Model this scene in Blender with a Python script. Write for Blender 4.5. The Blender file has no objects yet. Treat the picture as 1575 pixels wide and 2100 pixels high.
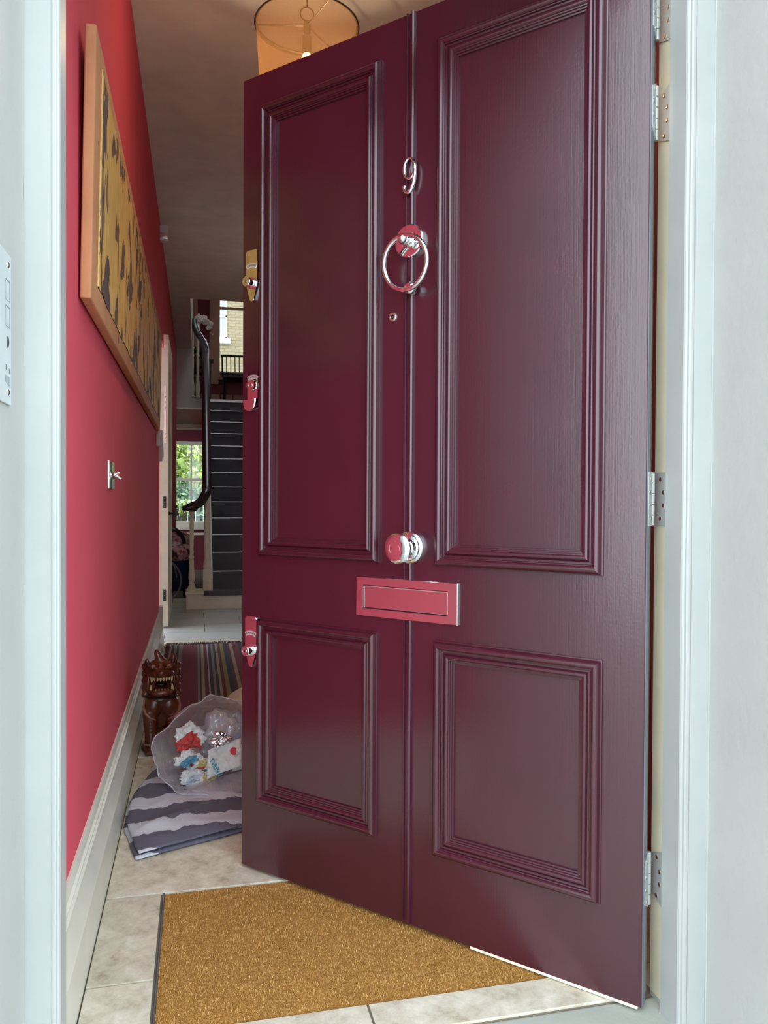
import bpy, bmesh, math, random
from mathutils import Vector, Matrix, noise
from math import sin, cos, pi, radians, sqrt

random.seed(7)
S = bpy.context.scene
COL = S.collection

# ------------------------------------------------------------------ camera
YAW, PIT, ROL, FPX, EYE = 0.2342, -0.0137, 0.0053, 1611.97, 0.9431
_fw = Vector((sin(YAW) * cos(PIT), cos(YAW) * cos(PIT), sin(PIT)))
_r = Vector((cos(YAW), -sin(YAW), 0.0))
_u = _r.cross(_fw)
_r2 = _r * cos(ROL) + _u * sin(ROL)
_u2 = _u * cos(ROL) - _r * sin(ROL)
cd = bpy.data.cameras.new('camera')
cam = bpy.data.objects.new('camera', cd)
COL.objects.link(cam)
cd.sensor_fit = 'VERTICAL'
cd.sensor_height = 36.0
cd.lens = FPX / 2100 * 36.0
cd.clip_start = 0.02
M = Matrix((_r2, _u2, -_fw)).transposed().to_4x4()
M.translation = Vector((0, 0, EYE))
cam.matrix_world = M
S.camera = cam

# ------------------------------------------------------------------ sky and exposure
w = bpy.data.worlds.new('overcast_sky')
S.world = w
w.use_nodes = True
bg = w.node_tree.nodes['Background']
bg.inputs[0].default_value = (0.80, 0.93, 1.0, 1)
bg.inputs[1].default_value = 4.6
S.view_settings.view_transform = 'Standard'
S.view_settings.look = 'None'
S.view_settings.gamma = 1
S.view_settings.use_curve_mapping = False
S.view_settings.exposure = 0.0
LAMP_POWER = 110.0


# ------------------------------------------------------------------ materials
def srgb(r, g, b):
    def f(c):
        c /= 255.0
        return c / 12.92 if c <= 0.04045 else ((c + 0.055) / 1.055) ** 2.4
    return (f(r), f(g), f(b), 1)


class NT:
    def __init__(self, name):
        self.m = bpy.data.materials.new(name)
        self.m.use_nodes = True
        self.t = self.m.node_tree
        self.b = self.t.nodes['Principled BSDF']
        self.out = self.t.nodes['Material Output']

    def n(self, typ, **kw):
        nd = self.t.nodes.new(typ)
        for k, v in kw.items():
            setattr(nd, k, v)
        return nd

    def l(self, a, b):
        self.t.links.new(a, b)

    def coord(self, scale=(1, 1, 1), kind='Object', rot=(0, 0, 0), loc=(0, 0, 0)):
        tc = self.n('ShaderNodeTexCoord')
        mp = self.n('ShaderNodeMapping')
        mp.inputs['Scale'].default_value = scale
        mp.inputs['Rotation'].default_value = rot
        mp.inputs['Location'].default_value = loc
        self.l(tc.outputs[kind], mp.inputs[0])
        return mp.outputs[0]

    def noise(self, vec, scale=5, detail=4, rough=0.55, dist=0.0):
        nd = self.n('ShaderNodeTexNoise')
        nd.inputs['Scale'].default_value = scale
        nd.inputs['Detail'].default_value = detail
        nd.inputs['Roughness'].default_value = rough
        nd.inputs['Distortion'].default_value = dist
        if vec is not None:
            self.l(vec, nd.inputs['Vector'])
        return nd.outputs['Fac']

    def ramp(self, fac, stops, interp='LINEAR'):
        nd = self.n('ShaderNodeValToRGB')
        cr = nd.color_ramp
        cr.interpolation = interp
        while len(cr.elements) < len(stops):
            cr.elements.new(0.5)
        for e, (p, c) in zip(cr.elements, stops):
            e.position = p
            e.color = c
        self.l(fac, nd.inputs[0])
        return nd.outputs[0]

    def bump(self, h, strength=0.2, dist=0.01):
        nd = self.n('ShaderNodeBump')
        nd.inputs['Strength'].default_value = strength
        nd.inputs['Distance'].default_value = dist
        self.l(h, nd.inputs['Height'])
        self.l(nd.outputs[0], self.b.inputs['Normal'])

    def math(self, op, a, b=None):
        nd = self.n('ShaderNodeMath', operation=op)
        for i, v in enumerate((a, b)):
            if v is None:
                continue
            if isinstance(v, (int, float)):
                nd.inputs[i].default_value = v
            else:
                self.l(v, nd.inputs[i])
        return nd.outputs[0]

    def mix(self, fac, a, b, blend='MIX'):
        nd = self.n('ShaderNodeMix', data_type='RGBA', blend_type=blend)
        if isinstance(fac, (int, float)):
            nd.inputs[0].default_value = fac
        else:
            self.l(fac, nd.inputs[0])
        for i, v in ((6, a), (7, b)):
            if isinstance(v, tuple):
                nd.inputs[i].default_value = v
            else:
                self.l(v, nd.inputs[i])
        return nd.outputs[2]


def mix2(a, b, t):
    return tuple(a[i] * (1 - t) + b[i] * t for i in range(3)) + (1,)


def plain(name, col, rough=0.5, metal=0.0, var=0.08, vscale=6.0, bump=0.0, bscale=60.0, spec=0.5, coat=0.0,
          cscale=(1, 1, 1)):
    """procedural paint/metal/cloth: a slightly varied colour plus fine relief"""
    k = NT(name)
    v = k.coord(cscale)
    lo = tuple(max(0, c * (1 - var)) for c in col[:3]) + (1,)
    hi = tuple(min(1, c * (1 + var)) for c in col[:3]) + (1,)
    k.l(k.ramp(k.noise(v, vscale), [(0.3, lo), (0.7, hi)]), k.b.inputs['Base Color'])
    k.b.inputs['Roughness'].default_value = rough
    k.b.inputs['Metallic'].default_value = metal
    k.b.inputs['Specular IOR Level'].default_value = spec
    k.b.inputs['Coat Weight'].default_value = coat
    k.b.inputs['Coat Roughness'].default_value = 0.12
    if bump:
        k.bump(k.noise(v, bscale, 3), bump, 0.002)
    return k.m


MT = {}
# maroon gloss of the door, brushed vertically over timber
k = NT('maroon_gloss_paint')
v = k.coord((260, 260, 4))
g = k.noise(v, 1.0, 3)
v2 = k.coord((1, 1, 1))
k.l(k.ramp(k.noise(v2, 9), [(0.3, srgb(64, 19, 34)), (0.7, srgb(70, 22, 38))]), k.b.inputs['Base Color'])
k.b.inputs['Roughness'].default_value = 0.25
k.b.inputs['Specular IOR Level'].default_value = 1.0
h = k.math('ADD', g, k.math('MULTIPLY', k.noise(v2, 170, 2), 0.8))
k.bump(h, 0.22, 0.0008)
MT['maroon'] = k.m
k = NT('maroon_gloss_moulding')
v2 = k.coord((1, 1, 1))
k.l(k.ramp(k.noise(v2, 9), [(0.3, srgb(64, 19, 34)), (0.7, srgb(70, 22, 38))]), k.b.inputs['Base Color'])
k.b.inputs['Roughness'].default_value = 0.24
k.b.inputs['Specular IOR Level'].default_value = 0.9
k.bump(k.noise(v2, 90, 2), 0.12, 0.0008)
MT['maroon_m'] = k.m
MT['chrome'] = plain('polished_chrome', (0.86, 0.87, 0.88, 1), 0.045, 1.0, 0.01)
MT['satin_chrome'] = plain('satin_plate_metal', (0.82, 0.82, 0.83, 1), 0.16, 1.0, 0.03)
MT['hinge_steel'] = plain('hinge_steel', (0.50, 0.51, 0.49, 1), 0.42, 0.25, 0.06, 40)
MT['nickel'] = plain('dull_nickel', (0.75, 0.72, 0.65, 1), 0.28, 1.0, 0.05)
MT['dark_gap'] = plain('dark_metal', (0.02, 0.02, 0.025, 1), 0.4)
MT['engraved'] = plain('grey_engraving', srgb(120, 128, 130), 0.6)
MT['mat_rim'] = plain('grey_mat_rim', srgb(92, 92, 94), 0.5)
MT['red_enamel'] = plain('red_engraved', srgb(150, 40, 45), 0.4)
MT['letter_white'] = plain('white_metal_banner', (0.9, 0.9, 0.9, 1), 0.25, 0.6, 0.02)
# white painted joinery and masonry
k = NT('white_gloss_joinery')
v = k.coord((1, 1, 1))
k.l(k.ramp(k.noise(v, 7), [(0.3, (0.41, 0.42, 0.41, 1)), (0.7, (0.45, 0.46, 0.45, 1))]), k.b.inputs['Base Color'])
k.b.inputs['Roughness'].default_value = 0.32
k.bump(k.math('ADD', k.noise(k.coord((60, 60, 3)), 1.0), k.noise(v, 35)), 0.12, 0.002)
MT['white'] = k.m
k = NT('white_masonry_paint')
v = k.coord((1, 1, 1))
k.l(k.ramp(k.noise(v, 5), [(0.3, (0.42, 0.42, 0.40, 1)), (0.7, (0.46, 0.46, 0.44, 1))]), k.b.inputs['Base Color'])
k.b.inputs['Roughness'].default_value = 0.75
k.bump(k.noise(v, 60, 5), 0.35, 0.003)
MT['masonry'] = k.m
MT['cream'] = plain('cream_gloss', srgb(226, 218, 190), 0.35, bump=0.1)
MT['skirting'] = plain('offwhite_skirting', srgb(224, 222, 210), 0.30, bump=0.08, bscale=30)
MT['far_white'] = plain('offwhite_door_paint', srgb(232, 226, 206), 0.4, bump=0.05)
# walls
k = NT('crimson_wall_paint')
v = k.coord((1, 1, 1))
k.l(k.ramp(k.noise(v, 4), [(0.3, srgb(216, 84, 101)), (0.7, srgb(221, 88, 105))]), k.b.inputs['Base Color'])
k.b.inputs['Roughness'].default_value = 0.85
k.b.inputs['Specular IOR Level'].default_value = 0.2
k.bump(k.noise(v, 120, 3), 0.12, 0.002)
MT['crimson'] = k.m
MT['ceiling'] = plain('ceiling_white', srgb(226, 222, 208), 0.8, bump=0.08, bscale=40)
MT['grey_wall'] = plain('pale_grey_wall', srgb(214, 214, 210), 0.7, bump=0.05)
MT['hall_dark'] = plain('hall_wall_paint', srgb(150, 60, 70), 0.6)
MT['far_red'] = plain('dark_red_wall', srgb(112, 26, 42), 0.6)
MT['pink_wood'] = plain('pinkish_brown_trim', srgb(178, 134, 116), 0.45, cscale=(1, 1, 0.2), vscale=14)
# stone floor
k = NT('limestone_tile')
v = k.coord((1, 1, 1), 'Object')
oi = k.n('ShaderNodeObjectInfo')
n1 = k.noise(v, 15, 8, 0.70, 0.15)
c = k.ramp(n1, [(0.30, srgb(162, 148, 126)), (0.45, srgb(204, 194, 174)), (0.58, srgb(220, 212, 195)), (0.72, srgb(238, 233, 220))])
tint = k.ramp(oi.outputs['Random'], [(0, (0.90, 0.90, 0.90, 1)), (1, (1.0, 1.0, 1.0, 1))])
c2 = k.mix(1.0, c, tint, 'MULTIPLY')
sp = k.ramp(k.noise(v, 55, 6, 0.7), [(0.30, (0.72, 0.69, 0.64, 1)), (0.46, (1, 1, 1, 1))])
k.l(k.mix(0.55, c2, k.mix(1.0, c2, sp, 'MULTIPLY')), k.b.inputs['Base Color'])
k.b.inputs['Roughness'].default_value = 0.48
k.bump(k.math('ADD', k.noise(v, 24, 6), k.math('MULTIPLY', n1, 1.5)), 0.28, 0.004)
MT['stone'] = k.m
MT['grout'] = plain('tile_grout', srgb(122, 112, 98), 0.9, bump=0.3)
k = NT('cool_lit_tile')  # cool light of the far hall put into the tile colour
v = k.coord((1, 1, 1), 'Object')
n1 = k.noise(k.coord((3, 14, 1)), 3, 6, 0.65)
k.l(k.ramp(n1, [(0.3, srgb(178, 182, 180)), (0.7, srgb(206, 210, 208))]), k.b.inputs['Base Color'])
k.b.inputs['Roughness'].default_value = 0.4
k.bump(n1, 0.3, 0.003)
MT['far_tile'] = k.m
MT['sill'] = plain('grey_painted_sill', srgb(170, 173, 164), 0.6, bump=0.25, bscale=90)
MT['path'] = plain('front_path_stone', srgb(150, 148, 140), 0.9, bump=0.3)
# coir
k = NT('coir_pile')
v = k.coord((1, 1, 1), 'Object')
n1 = k.noise(v, 420, 3, 0.7)
n2 = k.noise(v, 11, 4, 0.6)
a = k.ramp(n1, [(0.30, srgb(122, 82, 36)), (0.50, srgb(184, 132, 64)), (0.68, srgb(224, 174, 98))])
bb = k.ramp(n2, [(0.3, (0.80, 0.78, 0.74, 1)), (0.7, (1.0, 1.0, 1.0, 1))])
k.l(k.mix(1.0, a, bb, 'MULTIPLY'), k.b.inputs['Base Color'])
k.b.inputs['Roughness'].default_value = 0.9
k.b.inputs['Specular IOR Level'].default_value = 0.2
k.bump(n1, 0.8, 0.004)
MT['coir'] = k.m
k = NT('coir_fibre')
oi = k.n('ShaderNodeNewGeometry')
k.l(k.ramp(oi.outputs['Random Per Island'], [(0, srgb(138, 94, 42)), (0.5, srgb(196, 144, 76)), (1, srgb(238, 194, 122))]), k.b.inputs['Base Color'])
k.b.inputs['Roughness'].default_value = 0.8
MT['coir_fibre'] = k.m
# painting cloth
k = NT('peach_canvas_border')
v = k.coord((1, 1, 1))
n1 = k.noise(k.coord((400, 400, 60)), 1.0, 2)
k.l(k.ramp(k.noise(v, 8), [(0.3, srgb(186, 128, 90)), (0.7, srgb(204, 146, 104))]), k.b.inputs['Base Color'])
k.b.inputs['Roughness'].default_value = 0.85
k.bump(n1, 0.3, 0.001)
MT['canvas_border'] = k.m
k = NT('gold_batik_print')
v = k.coord((1, 1, 1), 'Object')
n1 = k.noise(k.coord((1, 7.2, 4.6), loc=(0, 3.1, 0.4)), 1.0, 3, 0.58, 0.8)
n2 = k.noise(k.coord((1, 46.0, 9.0)), 1.0, 3, 0.6, 0.3)
gold = k.ramp(n2, [(0.3, srgb(212, 160, 84)), (0.6, srgb(232, 190, 110)), (0.8, srgb(240, 206, 126))])
dark = k.ramp(n2, [(0.3, srgb(80, 64, 66)), (0.7, srgb(110, 88, 82))])
m1 = k.ramp(n1, [(0.0, (0, 0, 0, 1)), (0.535, (0, 0, 0, 1)), (0.545, (1, 1, 1, 1))])
k.l(k.mix(m1, gold, dark), k.b.inputs['Base Color'])
k.b.inputs['Roughness'].default_value = 0.8
k.bump(n2, 0.15, 0.002)
MT['batik'] = k.m
MT['gold_edge'] = plain('ragged_gold_edge', srgb(222, 184, 112), 0.7, bump=0.3)
# timber
MT['rail'] = plain('dark_varnished_handrail', srgb(36, 24, 24), 0.28, spec=0.5, coat=0.2)
MT['dark_wood'] = plain('dark_table_wood', srgb(48, 24, 26), 0.3, cscale=(1, 1, 0.2), vscale=18)
MT['black'] = plain('black_paint', srgb(16, 16, 18), 0.35)
k = NT('carved_mahogany')
v = k.coord((1, 1, 1))
n1 = k.noise(k.coord((30, 30, 6)), 1.0, 4)
k.l(k.ramp(n1, [(0.3, srgb(66, 30, 20)), (0.6, srgb(104, 50, 32)), (0.8, srgb(132, 70, 44))]), k.b.inputs['Base Color'])
k.b.inputs['Roughness'].default_value = 0.30
k.b.inputs['Specular IOR Level'].default_value = 0.6
k.bump(k.noise(v, 110, 3), 0.25, 0.002)
MT['mahogany'] = k.m
MT['mahogany_dark'] = plain('carved_recess', srgb(40, 20, 16), 0.4)
MT['mahogany_lite'] = plain('light_carved_wood', srgb(150, 104, 84), 0.28)  # lighter tone of the same carved wood
MT['ivory'] = plain('ivory_paint', srgb(206, 182, 138), 0.35)
MT['carpet'] = plain('charcoal_stair_carpet', srgb(92, 92, 98), 0.95, bump=0.5, bscale=300)
MT['carpet_edge'] = plain('purple_black_stair_border', srgb(64, 50, 64), 0.9)
MT['nosing'] = plain('stair_nosing_metal', (0.62, 0.62, 0.64, 1), 0.28, 1.0)
# fabrics
k = NT('zebra_towel')
tc = k.n('ShaderNodeTexCoord')
sx = k.n('ShaderNodeSeparateXYZ')
k.l(tc.outputs['Object'], sx.inputs[0])
nv = k.noise(k.coord((7, 1.5, 1)), 1.0, 3, 0.6)
nv2 = k.noise(k.coord((34, 8, 1)), 1.0, 2, 0.5)
yy = k.math('ADD', sx.outputs['Y'], k.math('MULTIPLY', k.math('SUBTRACT', nv, 0.5), 0.16))
yy = k.math('ADD', yy, k.math('MULTIPLY', k.math('SUBTRACT', nv2, 0.5), 0.03))
yy = k.math('MULTIPLY', k.math('ADD', yy, 0.05), 1.0 / 0.9)
G_, W_ = srgb(104, 101, 116), srgb(202, 202, 214)
stops = [(0.0, G_), (0.075, W_), (0.115, G_), (0.215, W_), (0.31, G_), (0.425, W_), (0.52, G_), (0.64, W_), (0.72, G_), (0.80, W_), (0.88, G_)]
base = k.ramp(yy, stops, 'CONSTANT')
k.l(k.mix(0.12, base, k.ramp(k.noise(k.coord(), 300, 2), [(0.3, (0.4, 0.4, 0.4, 1)), (0.7, (1, 1, 1, 1))]), 'MULTIPLY'), k.b.inputs['Base Color'])
k.b.inputs['Roughness'].default_value = 0.95
k.b.inputs['Specular IOR Level'].default_value = 0.15
k.bump(k.noise(k.coord(), 420, 3), 0.5, 0.002)
MT['towel'] = k.m
MT['calico'] = plain('cream_calico', srgb(236, 228, 206), 0.9, bump=0.3, bscale=200)


def film(name, tint, clear, rough=0.18, gloss=0.16):
    k = NT(name)
    tr = k.n('ShaderNodeBsdfTransparent')
    tr.inputs[0].default_value = (0.97, 0.97, 1.0, 1)
    df = k.n('ShaderNodeBsdfTranslucent')
    df.inputs[0].default_value = tint
    d2 = k.n('ShaderNodeBsdfDiffuse')
    d2.inputs[0].default_value = tint
    gl = k.n('ShaderNodeBsdfGlossy')
    gl.inputs['Roughness'].default_value = rough
    bmp = k.n('ShaderNodeBump')
    bmp.inputs['Strength'].default_value = 0.9
    bmp.inputs['Distance'].default_value = 0.02
    k.l(k.noise(k.coord((1.6, 0.5, 1)), 22, 3, 0.55, 1.4), bmp.inputs['Height'])
    k.l(bmp.outputs[0], gl.inputs['Normal'])
    m0 = k.n('ShaderNodeMixShader')
    m0.inputs[0].default_value = 0.55
    k.l(df.outputs[0], m0.inputs[1])
    k.l(d2.outputs[0], m0.inputs[2])
    m1 = k.n('ShaderNodeMixShader')
    # thin film gets milkier where it bunches up
    fac = k.ramp(k.noise(k.coord(), 14, 3), [(0.3, (clear - .1,) * 3 + (1,)), (0.7, (clear + .1,) * 3 + (1,))])
    k.l(fac, m1.inputs[0])
    k.l(m0.outputs[0], m1.inputs[1])
    k.l(tr.outputs[0], m1.inputs[2])
    m2 = k.n('ShaderNodeMixShader')
    m2.inputs[0].default_value = gloss
    k.l(m1.outputs[0], m2.inputs[1])
    k.l(gl.outputs[0], m2.inputs[2])
    k.l(m2.outputs[0], k.out.inputs[0])
    return k.m


MT['film'] = film('clear_bag_film', srgb(244, 240, 250), 0.50, 0.09, 0.20)
MT['film2'] = film('milky_bag_film', srgb(222, 222, 232), 0.28, 0.14, 0.22)


def paper(name, spots):
    k = NT(name)
    col = srgb(220, 224, 224)
    base = k.ramp(k.noise(k.coord(), 60, 4), [(0.3, srgb(206, 211, 213)), (0.7, srgb(232, 235, 235))])
    for i, (c, sc, th) in enumerate(spots):
        n_ = k.noise(k.coord((1, 1, 1), loc=(i * 3.7, 1.3 * i, 0)), sc, 1, 0.4)
        f = k.ramp(n_, [(0.0, (0, 0, 0, 1)), (th, (0, 0, 0, 1)), (th + 0.01, (1, 1, 1, 1))])
        base = k.mix(f, base, c)
    k.l(base, k.b.inputs['Base Color'])
    k.b.inputs['Roughness'].default_value = 0.6
    return k.m


MT['paper_red'] = paper('newsprint_red', [(srgb(196, 66, 64), 11, 0.56)])
MT['paper_blue'] = paper('newsprint_blue', [(srgb(90, 150, 178), 20, 0.57), (srgb(150, 44, 46), 17, 0.6)])
MT['paper_mix'] = paper('newsprint_mixed', [(srgb(170, 62, 56), 26, 0.58), (srgb(36, 40, 66), 22, 0.62), (srgb(204, 190, 140), 16, 0.58)])
MT['paper_plain'] = paper('newsprint_pale', [(srgb(176, 190, 206), 24, 0.6)])
MT['paper_flat'] = paper('newsprint_sheet', [(srgb(188, 190, 192), 40, 0.6)])
MT['ink_cyan'] = plain('cyan_ink', srgb(70, 178, 204), 0.6)
MT['ink_red'] = plain('red_ink', srgb(214, 70, 84), 0.6)
MT['foil'] = plain('crumpled_foil', (0.8, 0.8, 0.82, 1), 0.2, 1.0)
# rug
RUG_X0, RUG_X1 = -0.185, 0.95
RUGC = dict(g=srgb(132, 124, 116), d=srgb(58, 46, 54), b=srgb(118, 36, 52), t=srgb(164, 146, 122), n=srgb(40, 44, 62),
            o=srgb(142, 126, 60), w=srgb(190, 182, 170), r=srgb(96, 32, 46))
rug_edges = [(-0.185, 'r'), (-0.165, 't'), (-0.15, 'd'), (-0.135, 'g'), (-0.12, 'd'), (-0.107, 'g'), (-0.085, 'b'), (0.008, 'g'), (0.018, 'd'), (0.028, 't'),
             (0.043, 'r'), (0.062, 'w'), (0.069, 'n'), (0.088, 'g'), (0.10, 'n'), (0.115, 't'), (0.127, 'r'), (0.145, 'o'), (0.166, 'n'), (0.19, 'r'),
             (0.205, 't'), (0.222, 'b'), (0.26, 'n'), (0.285, 'g'), (0.30, 'n'), (0.34, 'b')]
k = NT('striped_flatweave')
tc = k.n('ShaderNodeTexCoord')
sx = k.n('ShaderNodeSeparateXYZ')
k.l(tc.outputs['Object'], sx.inputs[0])
u = k.math('DIVIDE', k.math('ADD', sx.outputs['X'], 0.19), 0.57)
rows = k.ramp(u, [(max(0, min(1, (x + 0.19) / 0.57)), RUGC[c_]) for x, c_ in rug_edges], 'CONSTANT')
wv = k.noise(k.coord((40, 700, 1)), 1.0, 2)
k.l(k.mix(0.5, rows, k.ramp(wv, [(0.3, (0.6, 0.6, 0.6, 1)), (0.7, (1, 1, 1, 1))]), 'MULTIPLY'), k.b.inputs['Base Color'])
k.b.inputs['Roughness'].default_value = 0.95
k.bump(wv, 0.5, 0.003)
MT['rug'] = k.m
MT['fringe'] = plain('rug_fringe_wool', srgb(74, 34, 46), 0.95)
# lamp
k = NT('sheer_organza')
tr = k.n('ShaderNodeBsdfTransparent')
tr.inputs[0].default_value = (1.0, 0.93, 0.82, 1)
df = k.n('ShaderNodeBsdfTranslucent')
df.inputs[0].default_value = srgb(168, 126, 84)
d2 = k.n('ShaderNodeBsdfDiffuse')
d2.inputs[0].default_value = srgb(150, 114, 80)
m0 = k.n('ShaderNodeMixShader')
k.l(df.outputs[0], m0.inputs[1])
k.l(d2.outputs[0], m0.inputs[2])
m1 = k.n('ShaderNodeMixShader')
wv = k.ramp(k.noise(k.coord((900, 900, 900)), 1.0, 2), [(0.35, (0.55,) * 3 + (1,)), (0.65, (0.75,) * 3 + (1,))])
k.l(wv, m1.inputs[0])
k.l(m0.outputs[0], m1.inputs[1])
k.l(tr.outputs[0], m1.inputs[2])
k.l(m1.outputs[0], k.out.inputs[0])
MT['organza'] = k.m
k = NT('lit_filament_bulb')
k.b.inputs['Emission Color'].default_value = (1.0, 0.62, 0.20, 1)
k.b.inputs['Emission Strength'].default_value = 9.0
MT['bulb'] = k.m
MT['bronze'] = plain('dark_bronze', srgb(54, 44, 36), 0.4, 0.7)
# glass
k = NT('clear_window_glass')
tr = k.n('ShaderNodeBsdfTransparent')
gl = k.n('ShaderNodeBsdfGlossy')
gl.inputs['Roughness'].default_value = 0.02
fr = k.n('ShaderNodeFresnel')
fr.inputs[0].default_value = 1.45
m1 = k.n('ShaderNodeMixShader')
k.l(fr.outputs[0], m1.inputs[0])
k.l(tr.outputs[0], m1.inputs[1])
k.l(gl.outputs[0], m1.inputs[2])
k.l(m1.outputs[0], k.out.inputs[0])
MT['glass'] = k.m
MT['grey_glass'] = plain('reflecting_grey_glass', srgb(150, 150, 146), 0.2, 0.1)
MT['green_glass'] = plain('dark_green_glass', srgb(96, 110, 84), 0.05, 0.8)
# outside
k = NT('yellow_stock_brick')
bt = k.n('ShaderNodeTexBrick')
k.l(k.coord((1, 1, 1), rot=(radians(90), 0, 0)), bt.inputs[0])
bt.inputs['Color1'].default_value = srgb(132, 118, 92)
bt.inputs['Color2'].default_value = srgb(146, 130, 102)
bt.inputs['Mortar'].default_value = srgb(110, 100, 82)
bt.inputs['Scale'].default_value = 1.0
bt.inputs['Mortar Size'].default_value = 0.008
bt.inputs['Brick Width'].default_value = 0.22
bt.inputs['Row Height'].default_value = 0.085
k.l(bt.outputs[0], k.b.inputs['Base Color'])
k.b.inputs['Roughness'].default_value = 0.9
MT['brick'] = k.m
k = NT('bright_leaf')
ng = k.n('ShaderNodeNewGeometry')
k.l(k.ramp(ng.outputs['Random Per Island'], [(0, srgb(84, 112, 44)), (0.5, srgb(132, 158, 62)), (1, srgb(196, 204, 108))]), k.b.inputs['Base Color'])
k.b.inputs['Roughness'].default_value = 0.5
MT['leaf_lite'] = k.m
k = NT('deep_leaf')
ng = k.n('ShaderNodeNewGeometry')
k.l(k.ramp(ng.outputs['Random Per Island'], [(0, srgb(30, 54, 34)), (0.6, srgb(56, 92, 56)), (1, srgb(120, 156, 110))]), k.b.inputs['Base Color'])
k.b.inputs['Roughness'].default_value = 0.45
MT['leaf_dark'] = k.m
MT['stem'] = plain('bush_wood', srgb(74, 60, 44), 0.9)
MT['lawn'] = plain('garden_grass', srgb(74, 96, 50), 0.95, bump=0.4)
MT['render_white'] = plain('white_window_paint', srgb(226, 234, 236), 0.5)
MT['petal'] = plain('white_petal', srgb(236, 228, 218), 0.6)
MT['petal_yellow'] = plain('pale_yellow_bud', srgb(206, 200, 130), 0.6)
MT['navy'] = plain('navy_fabric', srgb(22, 44, 82), 0.8, bump=0.2)
k = NT('lily_print_fabric')
vo = k.n('ShaderNodeTexVoronoi')
vo.inputs['Scale'].default_value = 16
k.l(k.coord((1, 1, 1)), vo.inputs['Vector'])
nz = k.noise(k.coord(), 46, 3, 0.6, 1.5)
f = k.math('ADD', vo.outputs['Distance'], k.math('MULTIPLY', nz, 0.55))
k.l(k.ramp(f, [(0.3, srgb(214, 96, 120)), (0.5, srgb(176, 52, 78)), (0.62, srgb(240, 212, 208)), (0.86, srgb(206, 150, 158)), (0.97, srgb(80, 30, 52))]), k.b.inputs['Base Color'])
k.b.inputs['Roughness'].default_value = 0.5
MT['lily'] = k.m
MT['rubber'] = plain('pale_grey_tyre', srgb(150, 160, 166), 0.5)
MT['plastic_white'] = plain('white_plastic', srgb(216, 216, 216), 0.35)


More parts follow.
